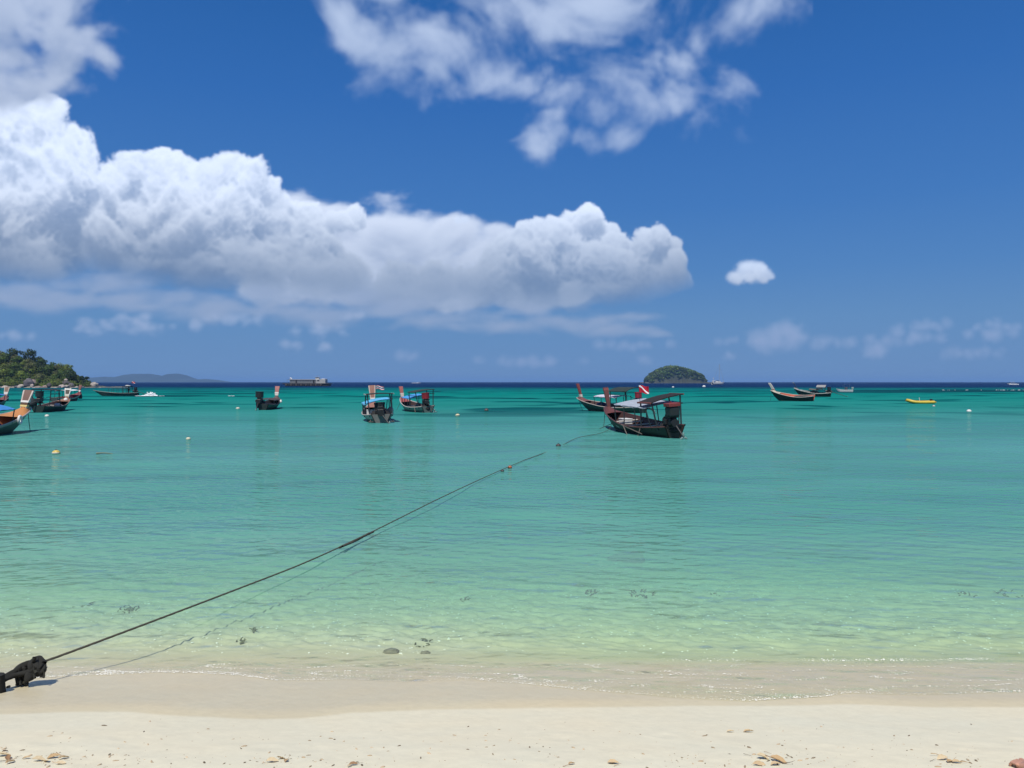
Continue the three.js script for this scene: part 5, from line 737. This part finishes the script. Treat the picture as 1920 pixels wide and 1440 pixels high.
// ---------------------------------------------------------------- dry leaves and scraps on the sand
{
  const bed = (px, py) => { let d = 4.4; for (let i = 0; i < 40; i++) { const n = (EYE - sandY(XofPx(px, d), d)) / (py - HORIZON) * F; d += (n - d) * 0.6; } return [XofPx(px, d), sandY(XofPx(px, d), d), d]; };
  const tones = [[0.42, 0.29, 0.15], [0.48, 0.36, 0.21], [0.26, 0.15, 0.075], [0.54, 0.44, 0.28], [0.09, 0.06, 0.04]].map(([a, b, c]) => std(a, b, c, 0.85, { side: THREE.DoubleSide }));
  const leafG = [0, 1, 2].map((k) => grid(9, 5, (j, i) => { const u = j / 8, w = (i - 2) / 2, b = 0.42 * Math.sin(Math.PI * u ** (0.75 + 0.2 * k)) ** 0.8; return { p: [u - 0.5, 0.09 * Math.sin(u * 3 + k) * (k ? 1 : 0.4) + 0.16 * w * w * b * 2 + 0.02 * Math.sin(u * 20 + w * 4), w * b * 0.55] , uv: [u, w] }; }));
  const twigG = tube([[-0.5, 0, 0], [-0.1, 0.04, 0.05], [0.2, 0.02, -0.02], [0.5, 0.05, 0.03]], 0.03, 0.012, 8, 5);
  const pile = (label, list, seed) => { const r = rng(seed), [x0, y0, d0] = bed(list[0][0], list[0][1]), t = thing('leaf_pile', label, 'dry leaves', [x0, y0, -d0]); for (const [px, py, s, kind, tone, a, tilt = 0.25] of list) { const [x, y, d] = bed(px, py), m = put(kind === 't' ? 'twig' : 'leaf', kind === 't' ? twigG : leafG[kind], tones[tone], t); m.scale.setScalar(s * 0.5); m.position.set(x - x0, y - y0 + (kind === 't' ? 0.006 : 0.007), -(d - d0)); m.rotation.set((r() - 0.5) * 0.7, a, tilt * (r() - 0.5) * 2); } };
  pile('curled brown leaves and twigs lying at the left edge of the sand', [[8, 1412, 0.07, 4 % 3, 4, 0.8], [4, 1419, 0.16, 1, 3, 0.5], [14, 1424, 0.13, 2, 2, 2.2], [4, 1430, 0.14, 't', 4, 0.3], [22, 1426, 0.12, 't', 2, -0.4], [34, 1421, 0.07, 't', 4, 0.6], [48, 1424, 0.09, 0, 1, 0.2], [18, 1432, 0.12, 1, 0, 1.2]], 2);
  pile('pale curled dry leaves in a heap, second from the left edge', [[72, 1428, 0.15, 1, 3, 0.3], [86, 1430, 0.12, 2, 1, 2.4], [100, 1422, 0.14, 0, 0, 0.5], [110, 1417, 0.12, 't', 2, -0.5], [118, 1424, 0.13, 1, 1, 1.0], [124, 1428, 0.06, 't', 4, 0.1], [112, 1434, 0.12, 2, 3, 0.2], [96, 1418, 0.09, 't', 4, -0.9]], 3);
  pile('small pale crumpled leaf left of the picture middle', [[510, 1430, 0.14, 1, 3, 0.2], [526, 1424, 0.12, 2, 1, 0.9], [536, 1429, 0.10, 0, 0, 1.6], [496, 1433, 0.07, 't', 4, -0.1], [540, 1424, 0.07, 't', 2, 1.2]], 4);
  pile('tiny brown leaf scraps at the bottom just left of the picture middle', [[662, 1436, 0.10, 1, 2, 0.2], [674, 1434, 0.08, 't', 4, 0.5], [655, 1439, 0.07, 0, 3, 1.1]], 5);
  pile('long brown dry leaf with twigs, right of the picture middle', [[1432, 1424, 0.17, 1, 3, -0.1], [1448, 1424, 0.18, 't', 2, -0.55], [1462, 1430, 0.20, 0, 0, -0.6], [1476, 1434, 0.16, 't', 4, -0.5], [1402, 1418, 0.09, 't', 4, -0.25], [1424, 1436, 0.16, 2, 1, 0.1], [1440, 1414, 0.09, 't', 2, -0.7], [1455, 1436, 0.13, 1, 1, 0.3]], 6);
  pile('tan coconut fibre scrap with crumbs towards the right side', [[1758, 1418, 0.16, 't', 0, 0.2], [1768, 1425, 0.15, 1, 3, 0.3], [1782, 1430, 0.14, 2, 0, 0.7], [1796, 1432, 0.12, 0, 1, 0.1], [1790, 1426, 0.09, 't', 2, 0.6], [1812, 1432, 0.12, 't', 0, 0.0], [1750, 1428, 0.09, 't', 4, 0.4]], 7);
  pile('thin curved tan leaf lying alone on the sand right of middle', [[1404, 1374, 0.14, 0, 1, 0.1], [1370, 1374, 0.10, 0, 3, 0.0]], 8);
  pile('few small brown leaf scraps on the bottom edge right of middle', [[1064, 1438, 0.11, 't', 2, 0.2], [1072, 1435, 0.09, 1, 0, 0.5], [1150, 1433, 0.13, 0, 1, -0.2], [1158, 1437, 0.09, 't', 2, 0.3]], 9);
  // crumbs
  const r = rng(44), g = rockGeometry(1, 1, 0.6, 0.8, 1), n = 420, im = new THREE.InstancedMesh(g, std(0.30, 0.23, 0.15, 0.95), n), M = new THREE.Matrix4(), col = new THREE.Color();
  for (let i = 0; i < n; i++) { let px = 1980 * r() - 30, py = 1345 + 96 * r() ** 0.5; if (i % 3 === 0) { px = [120, 40, 520, 240, 1450, 1780, 1300, 1500][i % 8] + 130 * (r() - 0.5) * (r() + 0.5); py = 1412 + 28 * r(); } const [x, y, d] = bed(px, py), s = 0.002 + 0.006 * r() ** 3; M.makeRotationY(r() * 6.28).scale(new THREE.Vector3(s * (1 + 2 * r()), s, s)).setPosition(x, y + s * 0.3, -d); im.setMatrixAt(i, M); const k = 0.3 + 1.6 * r(); col.setRGB(k, k, k); im.setColorAt(i, col); }
  im.name = numbered('beach_crumbs'); im.userData.kind = 'stuff'; im.userData.label = 'scattered crumbs of shell, bark and leaf on the dry sand'; im.castShadow = im.receiveShadow = true; scene.add(im);
}

// ---------------------------------------------------------------- people: one continuous skin each, meshed from tapered limbs
function skin(bones, centre, half, res, blend) {         // bones: [ax, ay, az, bx, by, bz, ra, rb]
  const mc = new MarchingCubes(res, new THREE.MeshStandardMaterial(), false, false, 90000); mc.isolation = 0;
  const s = mc.size, hs = mc.halfsize, f = mc.field; let q = 0;
  for (let k = 0; k < s; k++) for (let j = 0; j < s; j++) for (let i = 0; i < s; i++, q++) {
    const x = centre[0] + (i - hs) / hs * half, y = centre[1] + (j - hs) / hs * half, z = centre[2] + (k - hs) / hs * half; let acc = 0, best = 1e9;
    for (const [ax, ay, az, bx, by, bz, ra, rb, bl = blend] of bones) {
      const ux = bx - ax, uy = by - ay, uz = bz - az, L = ux * ux + uy * uy + uz * uz, t = L ? clamp(((x - ax) * ux + (y - ay) * uy + (z - az) * uz) / L, 0, 1) : 0;
      const d = Math.hypot(x - ax - ux * t, y - ay - uy * t, z - az - uz * t) - lerp(ra, rb, t); const h = Math.max(0, bl - Math.abs(d - best)) / bl; best = best > 1e8 ? d : Math.min(d, best) - h * h * bl * 0.25;
    }
    f[q] = -best;
  }
  mc.update();
  const n = mc.count, g = new THREE.BufferGeometry(), p = new Float32Array(n * 3), nn = new Float32Array(n * 3);
  for (let i = 0; i < n; i++) for (let c = 0; c < 3; c++) { p[i * 3 + c] = centre[c] + mc.positionArray[i * 3 + c] * half; nn[i * 3 + c] = mc.normalArray[i * 3 + c]; }
  g.setAttribute('position', new THREE.BufferAttribute(p, 3)); g.setAttribute('normal', new THREE.BufferAttribute(nn, 3)); return g;
}
{
  // someone sits on the sand at the right, knees up; only the toes of one foot reach into the picture
  const tx = 2.79, td = 4.275, g0 = sandY(tx, td), skinM = new THREE.MeshPhysicalMaterial({ color: new THREE.Color().setRGB(0.50, 0.27, 0.19), roughness: 0.55, specularIntensity: 0.5 });
  const t = thing('person', 'bare foot of a person resting on the sand at the lower right corner', 'person', [tx, 0, -td]);
  // foot frame: f points from heel to toes, r to the big-toe side
  const fx = -0.05, fz = -0.9987, rx = 0.9987, rz = -0.05, gy = (x, z) => sandY(tx + x, td - z), at = (f, r, h) => { const x = fx * f + rx * r, z = fz * f + rz * r; return [x, gy(x, z) + h, z]; };
  const B = [], bone = (a, b, ra, rb, bl) => B.push([...a, ...b, ra, rb, bl]);
  bone(at(-0.24, 0, 0.034), at(-0.17, 0, 0.04), 0.032, 0.032, 0.02); bone(at(-0.22, 0.004, 0.04), at(-0.062, 0.024, 0.017), 0.03, 0.0165, 0.02); bone(at(-0.20, -0.006, 0.03), at(-0.076, -0.024, 0.014), 0.024, 0.0135, 0.02); bone(at(-0.20, 0, 0.065), at(-0.09, 0.004, 0.019), 0.028, 0.017, 0.02);
  const toes = [[0.034, -0.03, 0.000, 0.0115, 0.0135], [0.010, -0.034, 0.006, 0.0078, 0.0092], [-0.010, -0.040, -0.006, 0.0072, 0.0084], [-0.028, -0.048, -0.019, 0.0068, 0.008], [-0.044, -0.058, -0.034, 0.0064, 0.0078]];
  const footBones = B.splice(0), toeBones = []; for (const [r, f0, f1, ra, rb] of toes) { const a = at(f0 - 0.03, r * 0.92, 0.024), m = at((f0 + f1) / 2 - 0.006, r, 0.0245), e = at(f1 - rb, r * 1.04, rb + 0.001); toeBones.push([...a, ...m, ra * 1.1, ra, 0.004], [...m, ...e, ra, rb, 0.004]); }
  const foot = skin([...footBones, ...toeBones], [at(-0.12, 0, 0)[0], g0 + 0.06, at(-0.12, 0, 0)[2]], 0.17, 100, 0.02);
  const ank = at(-0.2, 0, 0.10), knee = [0.18, g0 + 0.47, 0.42], hip = [0.30, g0 + 0.26, 0.80], o2 = [0.26, 0.02, 0.02], add = (p, q) => p.map((v, i) => v + q[i]);
  const body = [[...ank, ...at(-0.19, 0, 0.07), 0.036, 0.036], [...ank, ...knee, 0.036, 0.056], [...knee, ...hip, 0.058, 0.085]];
  const ank2 = add(ank, o2), toe2 = add(at(-0.04, 0, 0.03), o2); body.push([...ank2, ...toe2, 0.036, 0.026], [...ank2, ...add(knee, o2), 0.036, 0.056], [...add(knee, o2), ...add(hip, o2), 0.058, 0.085]);
  const pel = add(hip, [0.13, 0, 0.06]), chest = add(pel, [0.02, 0.36, 0.22]), neck = add(chest, [0, 0.20, 0.06]), head = add(neck, [0, 0.15, -0.02]);
  body.push([...add(pel, [-0.07, 0, 0]), ...add(pel, [0.07, 0, 0]), 0.12, 0.12], [...pel, ...chest, 0.125, 0.13], [...add(chest, [-0.13, 0.06, 0]), ...add(chest, [0.13, 0.06, 0]), 0.075, 0.075], [...chest, ...neck, 0.09, 0.055], [...neck, ...add(head, [0, -0.06, 0]), 0.055, 0.06], [...add(head, [0, -0.03, -0.02]), ...add(head, [0, 0.05, 0.02]), 0.082, 0.095], [...add(head, [0, -0.02, -0.10]), ...add(head, [0, 0.02, -0.095]), 0.016, 0.008]);
  for (const s of [-1, 1]) { const sh = add(chest, [s * 0.19, 0.09, 0.02]), el = add(sh, [s * 0.06, -0.26, 0.16]), ha = add(el, [0, -0.20, 0.12]); ha[1] = Math.max(ha[1], g0 + 0.20); body.push([...sh, ...el, 0.05, 0.04], [...el, ...ha, 0.04, 0.028], [...add(head, [s * 0.09, -0.01, 0.01]), ...add(head, [s * 0.095, 0.02, 0.015]), 0.016, 0.018]); }
  const bodyG = skin(body, [0.36, g0 + 0.55, 0.62], 0.78, 100, 0.05);
  put('body', mergeGeometries([foot, bodyG]), skinM, t);
  const short = skin([[...add(knee, [0.02, -0.02, 0.10]), ...hip, 0.075, 0.10], [...add(add(knee, o2), [0, -0.02, 0.10]), ...add(hip, o2), 0.075, 0.10], [...add(pel, [-0.07, 0.0, 0]), ...add(pel, [0.07, 0.02, 0]), 0.135, 0.135]], [0.36, g0 + 0.35, 0.7], 0.6, 60, 0.03);
  put('shorts', short, std(0.03, 0.05, 0.12, 0.9), t);
  put('hair', new THREE.SphereGeometry(0.108, 18, 12, 0, 6.283, 0, 1.75).rotateX(0.35).translate(head[0], head[1] + 0.03, head[2] + 0.02), std(0.02, 0.014, 0.01, 0.8), t);
  toes.forEach(([r, , f1, , rb]) => { const p = at(f1 - rb * 0.75, r * 1.04, rb * 1.85); put('toenail', new THREE.SphereGeometry(1, 8, 6).scale(rb * 0.62, 0.0016, rb * 0.7).rotateX(0.45).translate(p[0], p[1], p[2]), std(0.62, 0.40, 0.32, 0.35), t); });
}
{ // the boatman standing at the stern of the moving boat
  boatL.updateMatrixWorld(true); const t = thing('person', 'boatman in dark clothes standing under the roof of the moving boat', 'person', [0, 0, 0]); t.position.copy(boatL.localToWorld(new THREE.Vector3(-2.5, 0.1, 0.1))); t.rotation.y = boatL.rotation.y;
  const b = []; for (const s of [-1, 1]) b.push([0, 0.03, s * 0.10, 0, 0.45, s * 0.11, 0.05, 0.06], [0, 0.45, s * 0.11, 0, 0.85, s * 0.09, 0.065, 0.09], [0, 0.03, s * 0.10, 0.14, 0.02, s * 0.11, 0.045, 0.035], [0.02, 1.34, s * 0.18, -0.06, 1.08, s * 0.26, 0.05, 0.042], [-0.06, 1.08, s * 0.26, -0.28, 1.0, s * 0.2, 0.04, 0.032]);
  b.push([0, 0.9, -0.05, 0, 0.9, 0.05, 0.12, 0.12], [0, 0.9, 0, 0.02, 1.28, 0, 0.12, 0.14], [0.02, 1.3, 0, 0.02, 1.5, 0, 0.08, 0.055], [0.02, 1.56, 0, 0.03, 1.66, 0, 0.085, 0.095]);
  put('body', skin(b, [0, 0.88, 0], 0.95, 56, 0.05), std(0.03, 0.03, 0.035, 0.85), t); put('head_skin', new THREE.SphereGeometry(0.092, 12, 10).scale(1, 1.15, 0.9).translate(0.03, 1.62, 0), std(0.22, 0.12, 0.08, 0.6), t);
}

renderer.render(scene, camera);
